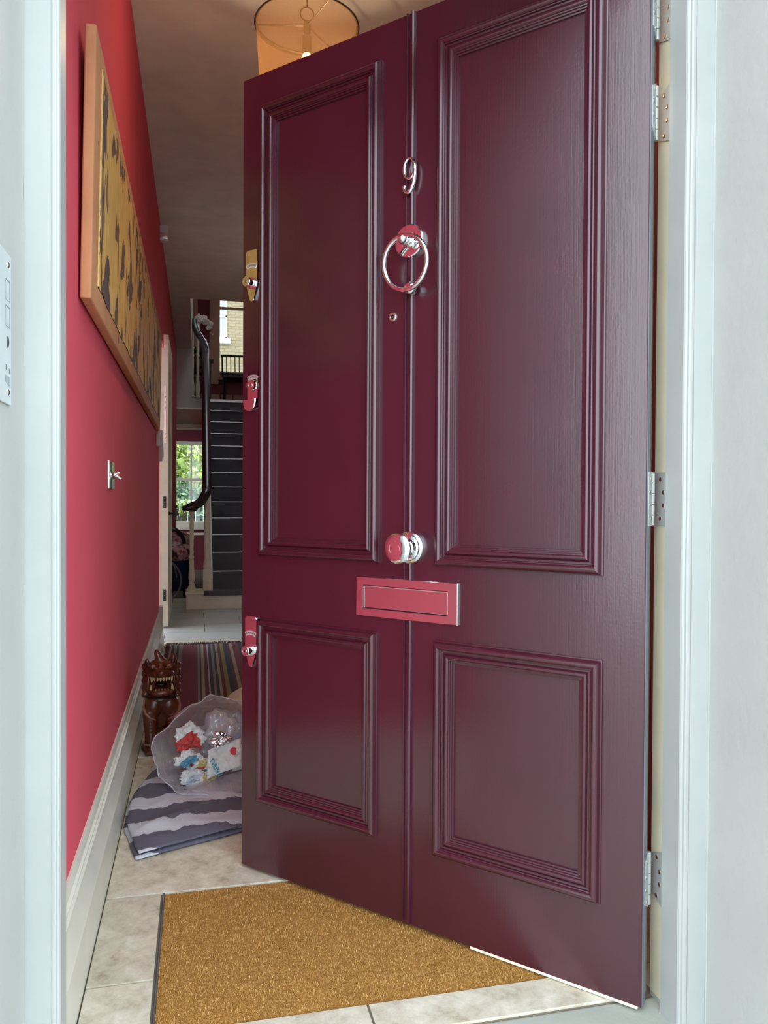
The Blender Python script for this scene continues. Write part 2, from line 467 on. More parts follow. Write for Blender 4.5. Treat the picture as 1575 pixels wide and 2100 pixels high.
# ------------------------------------------------------------------ mesh helpers
class MB:
    def __init__(self):
        self.v = []
        self.f = []
        self.mi = []
        self.cur = 0

    def add(self, vs, fs):
        o = len(self.v)
        self.v += [tuple(p) for p in vs]
        self.f += [tuple(i + o for i in f) for f in fs]
        self.mi += [self.cur] * len(fs)
        return self

    def box(self, x0, x1, y0, y1, z0, z1):
        vs = [(x, y, z) for z in (z0, z1) for y in (y0, y1) for x in (x0, x1)]
        return self.add(vs, [(0, 2, 3, 1), (4, 5, 7, 6), (0, 1, 5, 4), (2, 6, 7, 3), (0, 4, 6, 2), (1, 3, 7, 5)])

    def bbox(self, x0, x1, y0, y1, z0, z1, b=0.003):
        """box with chamfered edges"""
        bm = bmesh.new()
        bmesh.ops.create_cube(bm, size=1.0)
        for q in bm.verts:
            q.co = Vector(((x0 + x1) / 2 + q.co.x * (x1 - x0), (y0 + y1) / 2 + q.co.y * (y1 - y0), (z0 + z1) / 2 + q.co.z * (z1 - z0)))
        bmesh.ops.bevel(bm, geom=bm.edges[:], offset=b, segments=2, affect='EDGES', profile=0.6)
        self.bm(bm)
        return self

    def bm(self, bm, mat=None):
        bm.verts.ensure_lookup_table()
        bm.verts.index_update()
        vs = [(mat @ q.co if mat else q.co) for q in bm.verts]
        self.add([tuple(p) for p in vs], [tuple(q.index for q in f.verts) for f in bm.faces])
        bm.free()
        return self

    def prism(self, poly, axis, a, b):
        """extrude a 2D polygon along axis 0/1/2 from a to b"""
        n = len(poly)

        def P(p, t):
            q = list(p)
            q.insert(axis, t)
            return tuple(q)
        vs = [P(p, a) for p in poly] + [P(p, b) for p in poly]
        fs = [tuple(range(n))[::-1], tuple(range(n, 2 * n))]
        fs += [(i, (i + 1) % n, n + (i + 1) % n, n + i) for i in range(n)]
        return self.add(vs, fs)

    def lathe(self, prof, seg=24, origin=(0, 0, 0), axis=(0, 0, 1), cap=True):
        """prof = [(r, h)]"""
        ax = Vector(axis).normalized()
        e1 = ax.orthogonal().normalized()
        e2 = ax.cross(e1)
        O = Vector(origin)
        vs, fs = [], []
        for r, h in prof:
            for i in range(seg):
                t = 2 * pi * i / seg
                vs.append(O + ax * h + (e1 * cos(t) + e2 * sin(t)) * r)
        for j in range(len(prof) - 1):
            for i in range(seg):
                i2 = (i + 1) % seg
                fs.append((j * seg + i, j * seg + i2, (j + 1) * seg + i2, (j + 1) * seg + i))
        if cap:
            fs.append(tuple(range(seg))[::-1])
            fs.append(tuple((len(prof) - 1) * seg + i for i in range(seg)))
        return self.add(vs, fs)

    def cyl(self, p0, p1, r, seg=12):
        d = Vector(p1) - Vector(p0)
        return self.lathe([(r, 0), (r, d.length)], seg, p0, d)

    def tube(self, pts, rad, seg=10, closed=False, flat=1.0, up=None):
        pts = [Vector(p) for p in pts]
        n = len(pts)
        rads = rad if isinstance(rad, (list, tuple)) else [rad] * n
        vs, fs = [], []
        prev = None
        for i, p in enumerate(pts):
            a = pts[(i - 1) % n] if (closed or i > 0) else p
            b = pts[(i + 1) % n] if (closed or i < n - 1) else p
            t = (b - a).normalized()
            if up is not None:
                e2 = Vector(up)
                e2 = (e2 - t * e2.dot(t)).normalized()
                e1 = e2.cross(t)
            else:
                if prev is None:
                    e1 = t.orthogonal().normalized()
                else:
                    e1 = (prev - t * prev.dot(t)).normalized()
                prev = e1
                e2 = t.cross(e1)
            for j in range(seg):
                q = 2 * pi * j / seg
                vs.append(p + e1 * cos(q) * rads[i] + e2 * sin(q) * rads[i] * flat)
        m = n if closed else n - 1
        for i in range(m):
            i2 = (i + 1) % n
            for j in range(seg):
                j2 = (j + 1) % seg
                fs.append((i * seg + j, i * seg + j2, i2 * seg + j2, i2 * seg + j))
        if not closed:
            fs.append(tuple(range(seg))[::-1])
            fs.append(tuple((n - 1) * seg + j for j in range(seg)))
        return self.add(vs, fs)

    def sphere(self, c, r, seg=16, rings=10, sc=(1, 1, 1)):
        vs = []
        fs = []
        c = Vector(c)
        for i in range(1, rings):
            a = pi * i / rings
            for j in range(seg):
                b = 2 * pi * j / seg
                vs.append((c.x + r * sc[0] * sin(a) * cos(b), c.y + r * sc[1] * sin(a) * sin(b), c.z + r * sc[2] * cos(a)))
        t = len(vs)
        vs.append((c.x, c.y, c.z + r * sc[2]))
        vs.append((c.x, c.y, c.z - r * sc[2]))
        for i in range(rings - 2):
            for j in range(seg):
                j2 = (j + 1) % seg
                fs.append((i * seg + j, (i + 1) * seg + j, (i + 1) * seg + j2, i * seg + j2))
        for j in range(seg):
            j2 = (j + 1) % seg
            fs.append((t, j, j2))
            fs.append((t + 1, (rings - 2) * seg + j2, (rings - 2) * seg + j))
        return self.add(vs, fs)

    def grid(self, fn, nu, nv, closed_u=False):
        vs = [fn(i / nu, j / nv) for j in range(nv + 1) for i in range(nu + (0 if closed_u else 1))]
        W = nu if closed_u else nu + 1
        fs = []
        for j in range(nv):
            for i in range(nu):
                i2 = (i + 1) % W if closed_u else i + 1
                fs.append((j * W + i, j * W + i2, (j + 1) * W + i2, (j + 1) * W + i))
        return self.add(vs, fs)

    def build(self, name, mat, parent=None, smooth=True, angle=35, fix=True, loc=None, solid=0.0):
        me = bpy.data.meshes.new(name)
        me.from_pydata(self.v, [], self.f)
        mats = mat if isinstance(mat, (list, tuple)) else [mat]
        for m_ in mats:
            me.materials.append(m_)
        if len(mats) > 1:
            for p, i in zip(me.polygons, self.mi):
                p.material_index = i
        if fix:
            bm = bmesh.new()
            bm.from_mesh(me)
            bmesh.ops.recalc_face_normals(bm, faces=bm.faces[:])
            bm.to_mesh(me)
            bm.free()
        if smooth:
            me.shade_smooth()
            me.set_sharp_from_angle(angle=radians(angle))
        me.update()
        o = bpy.data.objects.new(name, me)
        COL.objects.link(o)
        if loc is not None:
            o.location = loc
        if parent is not None:
            o.parent = parent
        if solid:
            md = o.modifiers.new('thickness', 'SOLIDIFY')
            md.thickness = solid
        return o


def tag(o, label=None, cat=None, group=None, kind=None):
    if label:
        o['label'] = label
    if cat:
        o['category'] = cat
    if group:
        o['group'] = group
    if kind:
        o['kind'] = kind
    return o


def thing(name, label, cat, loc=(0, 0, 0), rz=0.0, group=None, kind=None):
    o = bpy.data.objects.new(name, None)
    COL.objects.link(o)
    o.empty_display_size = 0.1
    o.location = loc
    o.rotation_euler = (0, 0, rz)
    return tag(o, label, cat, group, kind)


def copy_tree(o, parent=None):
    c_ = o.copy()
    COL.objects.link(c_)
    if parent is not None:
        c_.parent = parent
    for ch in list(o.children):
        copy_tree(ch, c_)
    return c_


def place(o, loc, parent=None):
    """copy one mesh object to another spot, sharing its data"""
    c_ = o.copy()
    COL.objects.link(c_)
    c_.location = loc
    if parent is not None:
        c_.parent = parent
    return c_


def text_mesh(name, s, size, mat, parent, loc, rot, depth=0.0005, shear=0.0):
    cu = bpy.data.curves.new(name, 'FONT')
    cu.body = s
    cu.size = size
    cu.extrude = depth
    cu.shear = shear
    cu.align_x = 'CENTER'
    cu.align_y = 'CENTER'
    tmp = bpy.data.objects.new(name + '_curve', cu)
    COL.objects.link(tmp)
    dg = bpy.context.evaluated_depsgraph_get()
    me = bpy.data.meshes.new_from_object(tmp.evaluated_get(dg))
    bpy.data.objects.remove(tmp)
    me.materials.clear()
    me.materials.append(mat)
    o = bpy.data.objects.new(name, me)
    COL.objects.link(o)
    o.parent = parent
    o.location = loc
    o.rotation_euler = rot
    return o


def set_rough(verts, amp, sc, seed=0.0):
    pass


# ================================================================== SETTING
WX = -0.235        # left hall wall
CZ = 2.76          # hall ceiling
LZ = 2.17          # half landing
VOID_X = -0.057

# ---- floor
fl = MB().box(-1.35, 1.35, 1.335, 1.43, -0.12, -0.006)
fl.box(-1.35, -0.0765, 1.43, 1.944, -0.12, -0.006)
fl.box(0.72, 1.35, 1.43, 1.944, -0.12, -0.006)
fl.box(-0.0765, 0.72, 1.43, 1.944, -0.12, -0.020)
fl.box(-1.35, 1.35, 1.944, 11.0, -0.12, -0.006)
floor = fl.build('floor', MT['grout'], smooth=False)
tag(floor, 'hall floor laid with pale stone tiles running back to the stairs', 'floor', kind='structure')


def tile(x0, x1, y0, y1, mat, g=0.0022, z=0.0):
    zt = z + random.uniform(-0.0008, 0.0004)
    cx, cy = (x0 + x1) / 2, (y0 + y1) / 2
    b = MB().bbox(x0 + g - cx, x1 - g - cx, y0 + g - cy, y1 - g - cy, -0.0065, zt, 0.0012)
    o = b.build('tile', mat, floor, smooth=False)
    o.location = (cx, cy, 0)
    return o


XL = -0.2085
# strip of border tiles in front of the mat
for a, b in ((XL, 0.314), (0.314, 0.80), (0.862, 1.2)):
    tile(a, b, 1.337, 1.43, MT['stone'])
tile(XL, -0.0785, 1.43, 1.595, MT['stone'])
tile(XL, -0.0785, 1.595, 1.943, MT['stone'])
tile(0.722, 1.2, 1.43, 1.943, MT['stone'])
yrow = 1.946
row = 0
while yrow < 5.2:
    y1 = yrow + 0.35
    xs = [XL, 0.42, 0.94, 1.2] if row % 2 == 0 else [XL, 0.16, 0.68, 1.2]
    for a, b in zip(xs[:-1], xs[1:]):
        tile(a, b, yrow, y1, MT['stone'])
    yrow = y1
    row += 1
# far hall: running bond, the stone tinted grey for the cool light there
k_ = 0
while yrow < 7.6:
    y1 = yrow + 0.335
    off = (0.06 if k_ % 2 else 0.335)
    xs = [-1.2] + [x for x in (off - 1.1, off - 0.55, off, off + 0.55, off + 1.0) if -1.1 < x < 1.15] + [1.2]
    for a, b in zip(xs[:-1], xs[1:]):
        tile(a, b, yrow, y1, MT['far_tile'])
    yrow = y1
    k_ += 1
# door sill
s_ = MB().bbox(-0.29, 0.92, 0.88, 1.334, -0.10, -0.004, 0.006).build('trim_6', MT['sill'], smooth=False)
tag(s_, 'grey painted door sill below the maroon door', 'door sill', kind='structure')
# path outside
p_ = MB().box(-6, 6, -9, 0.878, -0.42, -0.16).build('path', MT['path'], smooth=False)
tag(p_, 'stone front path outside the house', 'path', kind='structure')

# ---- left hall wall with its long run to the inner doorway
w_ = MB().box(-0.40, WX, 1.345, 5.30, -0.02, CZ)
w_.box(-0.40, WX, 6.95, 9.75, -0.02, CZ)
w_.box(-0.40, WX, 5.95, 6.95, 2.16, CZ)
w_.box(-0.40, WX, 5.30, 5.95, 2.05, CZ)
tag(w_.build('wall_left', MT['crimson'], smooth=False), 'crimson painted hall wall on the left behind the batik canvas', 'wall', kind='structure')
w_ = MB().box(-1.45, -1.30, 5.0, 5.5, -0.02, CZ)
w_.box(-1.45, -1.30, 9.4, 11.2, -0.02, CZ)
w_.box(-1.45, -1.30, 5.5, 9.4, -0.02, 0.3)  # wide window gap added here to let daylight into the passage
w_.box(-1.45, -1.30, 5.5, 9.4, 2.5, CZ)
w_.box(-1.30, -0.40, 5.0, 5.12, -0.02, CZ)
tag(w_.build('wall_side_room', MT['grey_wall'], smooth=False), 'grey wall of the side room beyond the inner doorway, with a gap added for daylight', 'wall', kind='structure')
w_ = MB().box(1.20, 1.35, 1.36, 5.0, -0.02, CZ)
w_.box(1.20, 1.35, 7.1, 11.2, -0.02, 5.2)
w_.box(1.20, 1.35, 5.0, 7.1, 2.0, CZ)  # opening below is added, so the side daylight reaches the far hall
tag(w_.build('wall_right', MT['hall_dark'], smooth=False), 'red painted hall wall on the right behind the maroon door', 'wall', kind='structure')
# unseen room added beside the hall, open at both ends to bring daylight in
w_ = MB().box(4.05, 4.2, 1.2, 9.2, -0.02, CZ)
w_.box(1.35, 1.8, 9.05, 9.2, -0.02, CZ)
w_.box(3.8, 4.05, 9.05, 9.2, -0.02, CZ)
w_.box(1.8, 3.8, 9.05, 9.2, -0.02, 0.3)
w_.box(1.8, 3.8, 9.05, 9.2, 2.55, CZ)
w_.box(1.5, 1.8, 1.2, 1.36, -0.02, CZ)
w_.box(3.8, 4.05, 1.2, 1.36, -0.02, CZ)
w_.box(1.8, 3.8, 1.2, 1.36, -0.02, 0.6)
w_.box(1.8, 3.8, 1.2, 1.36, 2.55, CZ)
tag(w_.build('wall_added_room', MT['ceiling'], smooth=False), 'pale wall of the unseen front room added to bring daylight into the hall', 'wall', kind='structure')
o = MB().box(1.35, 4.05, 1.36, 9.05, -0.12, 0.0).build('floor_added_room', MT['stone'], smooth=False)
tag(o, 'floor of the unseen front room added to bring daylight into the hall', 'floor', kind='structure')
w4 = thing('window_added_room', 'unseen window added to let daylight into the front room', 'window', (2.8, 1.28, 0.6), kind='structure')
MB().box(-1.0, 1.0, 0.0, 0.006, 0.0, 1.95).build('pane', MT['glass'], w4, smooth=False)
for x_ in (-0.98, -0.33, 0.33, 0.98):
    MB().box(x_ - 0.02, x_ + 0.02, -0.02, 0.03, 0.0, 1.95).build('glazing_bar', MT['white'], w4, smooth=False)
# ceiling: leaves the stairwell open
c_ = MB().box(-1.45, 1.35, 1.36, 7.33, CZ, CZ + 0.22)
c_.box(1.35, 4.2, 1.36, 9.2, CZ, CZ + 0.22)
c_.box(-1.45, VOID_X, 7.33, 11.2, CZ, CZ + 0.22)
tag(c_.build('ceiling', MT['ceiling'], smooth=False), 'pale hall ceiling above the pendant lamp', 'ceiling', kind='structure')
c_ = MB().box(-0.3, 0.15, 7.1, 11.2, 5.0, 5.2)
c_.box(1.05, 1.35, 7.1, 11.2, 5.0, 5.2)
c_.box(0.15, 1.05, 7.1, 7.9, 5.0, 5.2)
c_.box(0.15, 1.05, 9.9, 11.2, 5.0, 5.2)
c_.box(-0.3, 1.35, 7.1, 7.33, CZ + 0.22, 5.0)
c_.box(VOID_X - 0.15, VOID_X, 7.33, 9.4, CZ + 0.22, 5.0)
c_.box(VOID_X - 0.15, VOID_X, 9.4, 11.2, CZ + 0.22, 5.0)
tag(c_.build('ceiling_stairwell', MT['ceiling'], smooth=False), 'upper ceiling and side of the stairwell over the stairs', 'ceiling', kind='structure')

sk = thing('window_added_skylight', 'unseen skylight added over the stairwell for daylight', 'skylight', (0.6, 8.9, 5.2), kind='structure')  # unseen glazing added to brighten the stairs and landing
MB().box(-0.45, 0.45, -1.0, 1.0, 0.0, 0.01).build('pane', MT['glass'], sk, smooth=False)
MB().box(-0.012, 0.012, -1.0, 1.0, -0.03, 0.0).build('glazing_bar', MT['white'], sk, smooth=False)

# ---- bulkhead under the half landing and the landing itself
b_ = MB().box(-1.3, 0.12, 9.75, 9.9, 1.80, LZ)
b_.box(-1.3, VOID_X, 9.75, 9.9, LZ, CZ)
b_.box(-1.3, VOID_X, 9.72, 9.75, 1.93, 2.0)
tag(b_.build('wall_bulkhead', MT['grey_wall'], smooth=False), 'grey wall over the passage beside the dark handrail', 'wall', kind='structure')
b_ = MB()
pr = [(9.60, 2.02), (9.62, 1.99), (9.64, 1.95), (9.66, 1.90), (9.70, 1.86), (9.75, 1.845), (9.75, 2.04), (9.61, 2.04)]
b_.prism(pr, 0, -0.40, 0.10)
b_.prism([(9.66, 1.845), (9.66, 1.80), (9.75, 1.80), (9.75, 1.845)], 0, -0.40, 0.10)
tag(b_.build('trim_5', MT['far_white'], angle=50), 'cream cornice along the foot of the grey passage wall', 'cornice', kind='structure')
b_ = MB().box(-1.3, 1.2, 9.81, 11.0, LZ - 0.25, LZ)
tag(b_.build('floor_landing', MT['carpet'], smooth=False), 'half landing floor at the top of the stairs', 'floor', kind='structure')

# ---- rear wall with its two windows
RY = 11.0
w_ = MB()
# lower storey, window hole X -0.42..0.30, z .62..1.72
w_.box(-1.45, -0.42, RY, RY + 0.2, -0.02, LZ)
w_.box(0.30, 1.35, RY, RY + 0.2, -0.02, LZ)
w_.box(-0.42, 0.30, RY, RY + 0.2, -0.02, 0.62)
w_.box(-0.42, 0.30, RY, RY + 0.2, 1.735, LZ)
# upper storey, window hole X 0.285..1.0, z 2.685..4.4
w_.box(-1.45, 0.285, RY, RY + 0.2, LZ, 5.2)
w_.box(1.0, 1.35, RY, RY + 0.2, LZ, 5.2)
w_.box(0.285, 1.0, RY, RY + 0.2, LZ, 2.685)
w_.box(0.285, 1.0, RY, RY + 0.2, 4.4, 5.2)
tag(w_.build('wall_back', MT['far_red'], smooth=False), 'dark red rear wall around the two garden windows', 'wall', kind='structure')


def window(name, x0, x1, z0, z1, label, vbars, hbars, mat, depth=(RY - 0.02, RY + 0.06), fw=0.035):
    t = thing(name, label, 'window', ((x0 + x1) / 2, RY, z0), kind='structure')
    ox, oy, oz = (x0 + x1) / 2, RY, z0
    f = MB()
    f.box(x0 - ox, x1 - ox, depth[0] - oy, depth[1] - oy, z0 - oz, z0 + fw - oz)
    f.box(x0 - ox, x1 - ox, depth[0] - oy, depth[1] - oy, z1 - fw - oz, z1 - oz)
    f.box(x0 - ox, x0 + fw - ox, depth[0] - oy, depth[1] - oy, z0 - oz, z1 - oz)
    f.box(x1 - fw - ox, x1 - ox, depth[0] - oy, depth[1] - oy, z0 - oz, z1 - oz)
    f.build('window_frame', mat, t, smooth=False)
    for xb in vbars:
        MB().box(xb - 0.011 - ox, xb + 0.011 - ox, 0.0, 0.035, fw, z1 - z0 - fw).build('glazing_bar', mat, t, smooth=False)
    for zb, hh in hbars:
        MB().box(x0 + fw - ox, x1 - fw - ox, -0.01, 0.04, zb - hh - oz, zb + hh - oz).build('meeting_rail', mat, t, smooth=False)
    xs = [x0 + fw] + list(vbars) + [x1 - fw]
    zs = [z0 + fw] + [q[0] for q in hbars] + [z1 - fw]
    for a, b in zip(xs[:-1], xs[1:]):
        for c0, c1 in zip(zs[:-1], zs[1:]):
            MB().box(a - ox, b - ox, 0.015, 0.019, c0 - oz, c1 - oz).build('pane', MT['glass'], t, smooth=False)
    return t


wn = window('window_1', -0.42, 0.30, 0.62, 1.735, 'white sash window onto the green garden at the end of the passage',
            [-0.07], [(1.222, 0.018)], MT['far_white'])
MB().bbox(-0.42, 0.42, -0.10, -0.015, -0.075, 0.0, 0.006).build('window_sill', MT['far_white'], wn)
MB().bbox(-0.42, 0.42, -0.06, -0.015, -0.15, -0.115, 0.004).build('apron_moulding', MT['far_white'], wn)
wn2 = window('window_2', 0.285, 1.0, 2.685, 4.4, 'upper landing window with pinkish brown trim facing the brick house',
             [], [(3.572, 0.014)], MT['pink_wood'], fw=0.02)
o = MB().box(-0.475, -0.355, -0.035, -0.005, -0.16, 1.7)
o.box(-0.36, 0.36, -0.05, -0.005, -0.10, 0.0)
o.build('architrave', MT['pink_wood'], wn2, smooth=False)
o = MB().box(-0.085, 0.01, 10.96, 11.0, LZ, 4.6).build('trim_7', MT['pink_wood'], smooth=False)
tag(o, 'pinkish brown upright trim at the left of the upper landing', 'trim', kind='structure')
o = MB()
for a, b in ((-0.05, 0.175), (0.195, 0.30), (0.32, 0.47), (0.49, 1.2)):
    o.box(a, b, 10.965, 11.0, LZ, LZ + 0.215)
o.build('baseboard_landing', MT['pink_wood'], smooth=False)
tag(bpy.data.objects['baseboard_landing'], 'pinkish baseboard along the upper landing wall', 'baseboard', kind='structure')

# ---- front door frame, reveals, facade
OX0, OX1 = -0.195, 0.840      # inner faces of the stops
FY, BY = 1.222, 1.288         # frame face / rebate line
HEADZ = 2.02


def frame_side(name, x_in, sgn, label):
    """sgn +1: right jamb (solid extends to +X), -1: left jamb"""
    m = MB()
    X = lambda d: x_in + sgn * d
    # stop and moulded front edge, profile in plan (x, y) going round
    pts = [(X(0.0), BY), (X(0.0), FY + 0.016), (X(0.0015), FY + 0.013), (X(0.0045), FY + 0.011), (X(0.0055), FY + 0.0075),
           (X(0.0085), FY + 0.0065), (X(0.0105), FY + 0.003), (X(0.0105), FY), (X(0.047), FY), (X(0.047), 1.345),
           (X(0.0145), 1.345), (X(0.0145), BY)]
    n = len(pts)
    m.prism(pts, 2, -0.10, HEADZ)
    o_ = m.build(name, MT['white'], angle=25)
    tag(o_, label, 'door frame', kind='structure')
    return o_


fl_ = frame_side('trim_1', OX0, -1, 'white painted door jamb on the left beside the crimson wall')
fr_ = frame_side('trim_2', OX1, 1, 'white painted door jamb on the right carrying the hinges')
# cream painted rebate the door closes into
o = MB().box(OX1 + 0.0135, OX1 + 0.0146, BY + 0.001, 1.344, 0.004, HEADZ)
o.build('rebate_strip', MT['cream'], fr_, smooth=False)['label'] = 'cream painted rebate'
hd = MB().box(OX0 - 0.047, OX1 + 0.047, FY, 1.345, HEADZ, HEADZ + 0.1)
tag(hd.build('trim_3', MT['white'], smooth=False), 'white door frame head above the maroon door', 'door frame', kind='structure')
# reveals: rendered masonry either side with a hand-filled, uneven edge


def reveal(name, x, sgn, label):
    m = MB()
    NZ = 90

    def fn(u_, v_):
        z = -0.16 + u_ * 2.36
        wob = 0.0016 * noise.noise(Vector((0, z * 9, sgn * 3))) + 0.0011 * noise.noise(Vector((4, z * 30, sgn)))
        prof = [(0.0008, FY + 0.0015), (-0.0024 + wob, FY - 0.0004)] if sgn < 0 else [(0.0022, FY + 0.0006), (0.0020 + wob, FY - 0.0030)]
        prof += [ (0.0010 + 0.6 * wob, FY - 0.0045), (0.0010, FY - 0.012), (-0.0005, FY - 0.05), (0.0, 0.93), (0.0, 0.90), (-0.03, 0.878), (-0.5, 0.878), (-0.5, 1.36), (-0.012, 1.36)]
        a = prof[int(round(v_ * (len(prof) - 1)))]
        return (x - sgn * a[0], a[1], z)
    m.grid(fn, NZ, 10)
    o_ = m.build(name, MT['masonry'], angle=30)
    tag(o_, label, 'reveal', kind='structure')
    return o_


reveal('wall_front_left', OX0 - 0.047, -1, 'white painted masonry reveal left of the door frame, bearing a metal plate')
reveal('wall_front_right', OX1 + 0.047, 1, 'white painted masonry reveal right of the door frame')
fan = thing('window_added_fanlight', 'unseen fanlight added over the front door for daylight', 'window', (0.32, 1.30, HEADZ + 0.1), kind='structure')  # out of view, added to let more daylight onto the hall walls
MB().box(-0.56, 0.56, -0.004, 0.004, 0.0, 0.50).build('pane', MT['glass'], fan, smooth=False)
o = MB().box(-0.9, OX0 - 0.047, 0.878, 1.36, HEADZ + 0.1, 3.2)
o.box(OX1 + 0.047, 1.5, 0.878, 1.36, HEADZ + 0.1, 3.2)
o.box(OX0 - 0.047, OX1 + 0.047, 0.878, 1.36, HEADZ + 0.6, 3.2)
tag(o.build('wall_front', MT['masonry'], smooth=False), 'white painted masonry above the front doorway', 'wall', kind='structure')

# ---- baseboard on the left wall: plinth, ovolo steps and a bevelled top
m = MB()
pf = [(XL, 0.0), (XL, 0.118), (XL - 0.003, 0.124), (XL - 0.004, 0.130), (XL - 0.0125, 0.150), (XL - 0.0155, 0.170), (XL - 0.0155, 0.178),
      (XL - 0.0105, 0.183), (XL - 0.0105, 0.190), (XL - 0.015, 0.195), (XL - 0.015, 0.200), (XL - 0.020, 0.2035), (XL - 0.019, 0.222), (XL - 0.022, 0.231), (WX, 0.231), (WX, 0.0)]
m.prism(pf, 1, 1.346, 5.215)
tag(m.build('baseboard_left', MT['skirting'], angle=22), 'tall moulded white baseboard under the crimson wall', 'baseboard', kind='structure')
# architrave of inner doorway
m = MB().bbox(WX, WX + 0.026, 5.22, 5.30, 0, 0.26, 0.003)
tag(m.build('trim_4', MT['skirting'], smooth=False), 'white plinth block ending the baseboard at the inner doorway', 'plinth block', kind='structure')

# ---- inner door standing open, seen on its edge
d2 = thing('door_2', 'white panelled inner door standing open edge-on beside the stairs', 'door', (-0.233, 5.99, 0), kind='structure')
x0, x1 = -0.030, 0.031
m = MB()
L_, H_ = 0.95, 2.155
m.box(x0, x1 - 0.012, 0, L_, 0.012, H_)
for a, b in ((0, 0.11), (L_ - 0.11, L_)):
    m.box(x1 - 0.012, x1, a, b, 0.012, H_)
for a, b in ((0.012, 0.22), (0.78, 0.98), (1.95, H_)):
    m.box(x1 - 0.012, x1, 0.11, L_ - 0.11, a, b)
m.build('leaf', MT['far_white'], d2, smooth=False)
for z in (0.20, 0.885):
    h_ = MB().box(-0.004, 0.016, -0.003, 0.0, z, z + 0.085).build('hinge', MT['dark_gap'], d2, smooth=False)
    for dz in (0.012, 0.042, 0.072):
        MB().lathe([(0.004, 0), (0.003, 0.002)], 8, (0.006, -0.003, z + dz), (0, -1, 0)).build('screw', MT['hinge_steel'], h_)
lp = MB().box(0.002, 0.014, -0.002, 0.0, 1.36, 1.78).build('lock_plate', MT['nickel'], d2, smooth=False)
for dz in (1.40, 1.43, 1.62, 1.66, 1.70, 1.73):
    MB().sphere((0.009, -0.003, dz), 0.0045, 8, 6).build('screw', MT['chrome'], lp)
m = MB().lathe([(0.012, 0), (0.012, 0.006), (0.008, 0.012), (0.008, 0.03), (0.017, 0.040), (0.021, 0.052), (0.018, 0.064), (0.008, 0.070)], 18, (x1, 0.07, 0.845), (1, 0, 0))
m.build('door_knob', MT['dark_gap'], d2)

# ================================================================== FRONT DOOR
ANG = 0.7417
HX, HY, DW, DH, GAP = 0.8027, 1.2908, 1.0203, 2.0, 0.008
DT = 0.030
door = thing('door_1', 'maroon four-panel front door standing half open with chrome furniture and the numeral 9', 'door',
             (HX, HY, 0), pi / 2 + ANG, kind='structure')
# local axes: x from hinge to free edge, y out towards the street, z up
panels = [(0.590, 0.957, 0.803, 1.929), (0.078, 0.447, 0.803, 1.929), (0.595, 0.962, 0.182, 0.648), (0.078, 0.448, 0.179, 0.645)]
m = MB()
Z0, Z1 = GAP, GAP + DH
ins = 0.042
holes = [(a + ins, b - ins, c_ + ins, d_ - ins) for a, b, c_, d_ in panels]
# stiles and rails around the four recessed panels
m.prism([(holes[1][0], -DT), (0.0, -DT), (0.0, -0.0015), (0.0015, 0.0), (holes[1][0], 0.0)], 2, Z0, Z1)
m.prism([(holes[0][1], -DT), (DW - 0.003, -DT), (DW, -DT + 0.003), (DW, -0.0035), (DW - 0.0010, -0.0010), (DW - 0.0035, 0.0), (holes[0][1], 0.0)], 2, Z0, Z1)
m.box(holes[1][1], holes[0][0], -DT, 0, Z0, Z1)
for hx0, hx1 in ((holes[1][0], holes[1][1]), (holes[0][0], holes[0][1])):
    hi = [h for h in holes if abs(h[0] - hx0) < 0.02]
    hi.sort(key=lambda h: h[2])
    lo, up = hi
    m.box(hx0, hx1, -DT, 0, Z0, lo[2])
    m.box(hx0, hx1, -DT, 0, lo[3], up[2])
    m.box(hx0, hx1, -DT, 0, up[3], Z1)
m.build('leaf', MT['maroon'], door, angle=20)
prof = [(0, 0), (0.0004, 0.0035), (0.0028, 0.0042), (0.0032, 0.009), (0.0055, 0.0140), (0.009, 0.0168), (0.013, 0.0172), (0.0165, 0.0150), (0.0185, 0.0112), (0.0190, 0.0095),
        (0.0205, 0.0090), (0.0215, 0.0045), (0.0245, 0.0035), (0.0270, 0.0050), (0.0285, 0.0078), (0.0315, 0.0098), (0.0350, 0.0095), (0.0375, 0.0066), (0.0382, 0.0045),
        (0.0405, 0.0040), (0.0412, 0.0012), (0.0440, 0.0006), (0.0446, -0.0030), (0.0475, -0.0036), (0.048, -0.0095)]
for a, b, c_, d_ in panels:
    m = MB()
    loops = []
    for t, h in prof:
        loops.append([(a + t, h, c_ + t), (b - t, h, c_ + t), (b - t, h, d_ - t), (a + t, h, d_ - t)])
    # four mitred lengths, each with its own verts so the mitres stay crisp
    for s_i in range(4):
        e_i = (s_i + 1) % 4
        vs, fs = [], []
        for lp_ in loops:
            vs += [lp_[s_i], lp_[e_i]]
        for q in range(len(loops) - 1):
            fs.append((2 * q, 2 * q + 1, 2 * q + 3, 2 * q + 2))
        m.add(vs, fs)
    m.build('panel_moulding', MT['maroon_m'], door, angle=50)
    i_ = 0.046
    MB().box(a + i_ - 0.003, b - i_ + 0.003, -0.024, -0.008, c_ + i_ - 0.003, d_ - i_ + 0.003).build('panel', MT['maroon'], door, smooth=False)
# centre bead
bp = [(0.5030, 0), (0.5034, 0.0045), (0.5050, 0.0075), (0.5075, 0.0088), (0.5100, 0.0078), (0.5115, 0.0050), (0.5120, 0.0018), (0.5195, 0.0018), (0.5202, 0.0045), (0.5215, 0.0065), (0.5232, 0.0068), (0.5248, 0.0050), (0.5252, 0.0022), (0.5268, 0.0020), (0.527, 0)]
for za, zb in ((Z0 + 0.002, 0.6814), (0.7706, Z1 - 0.001)):
    MB().prism(bp, 2, za, zb).build('centre_bead', MT['maroon_m'], door, angle=40)

# ---- furniture helper: everything below is in door coordinates
OUT = (0, 1, 0)


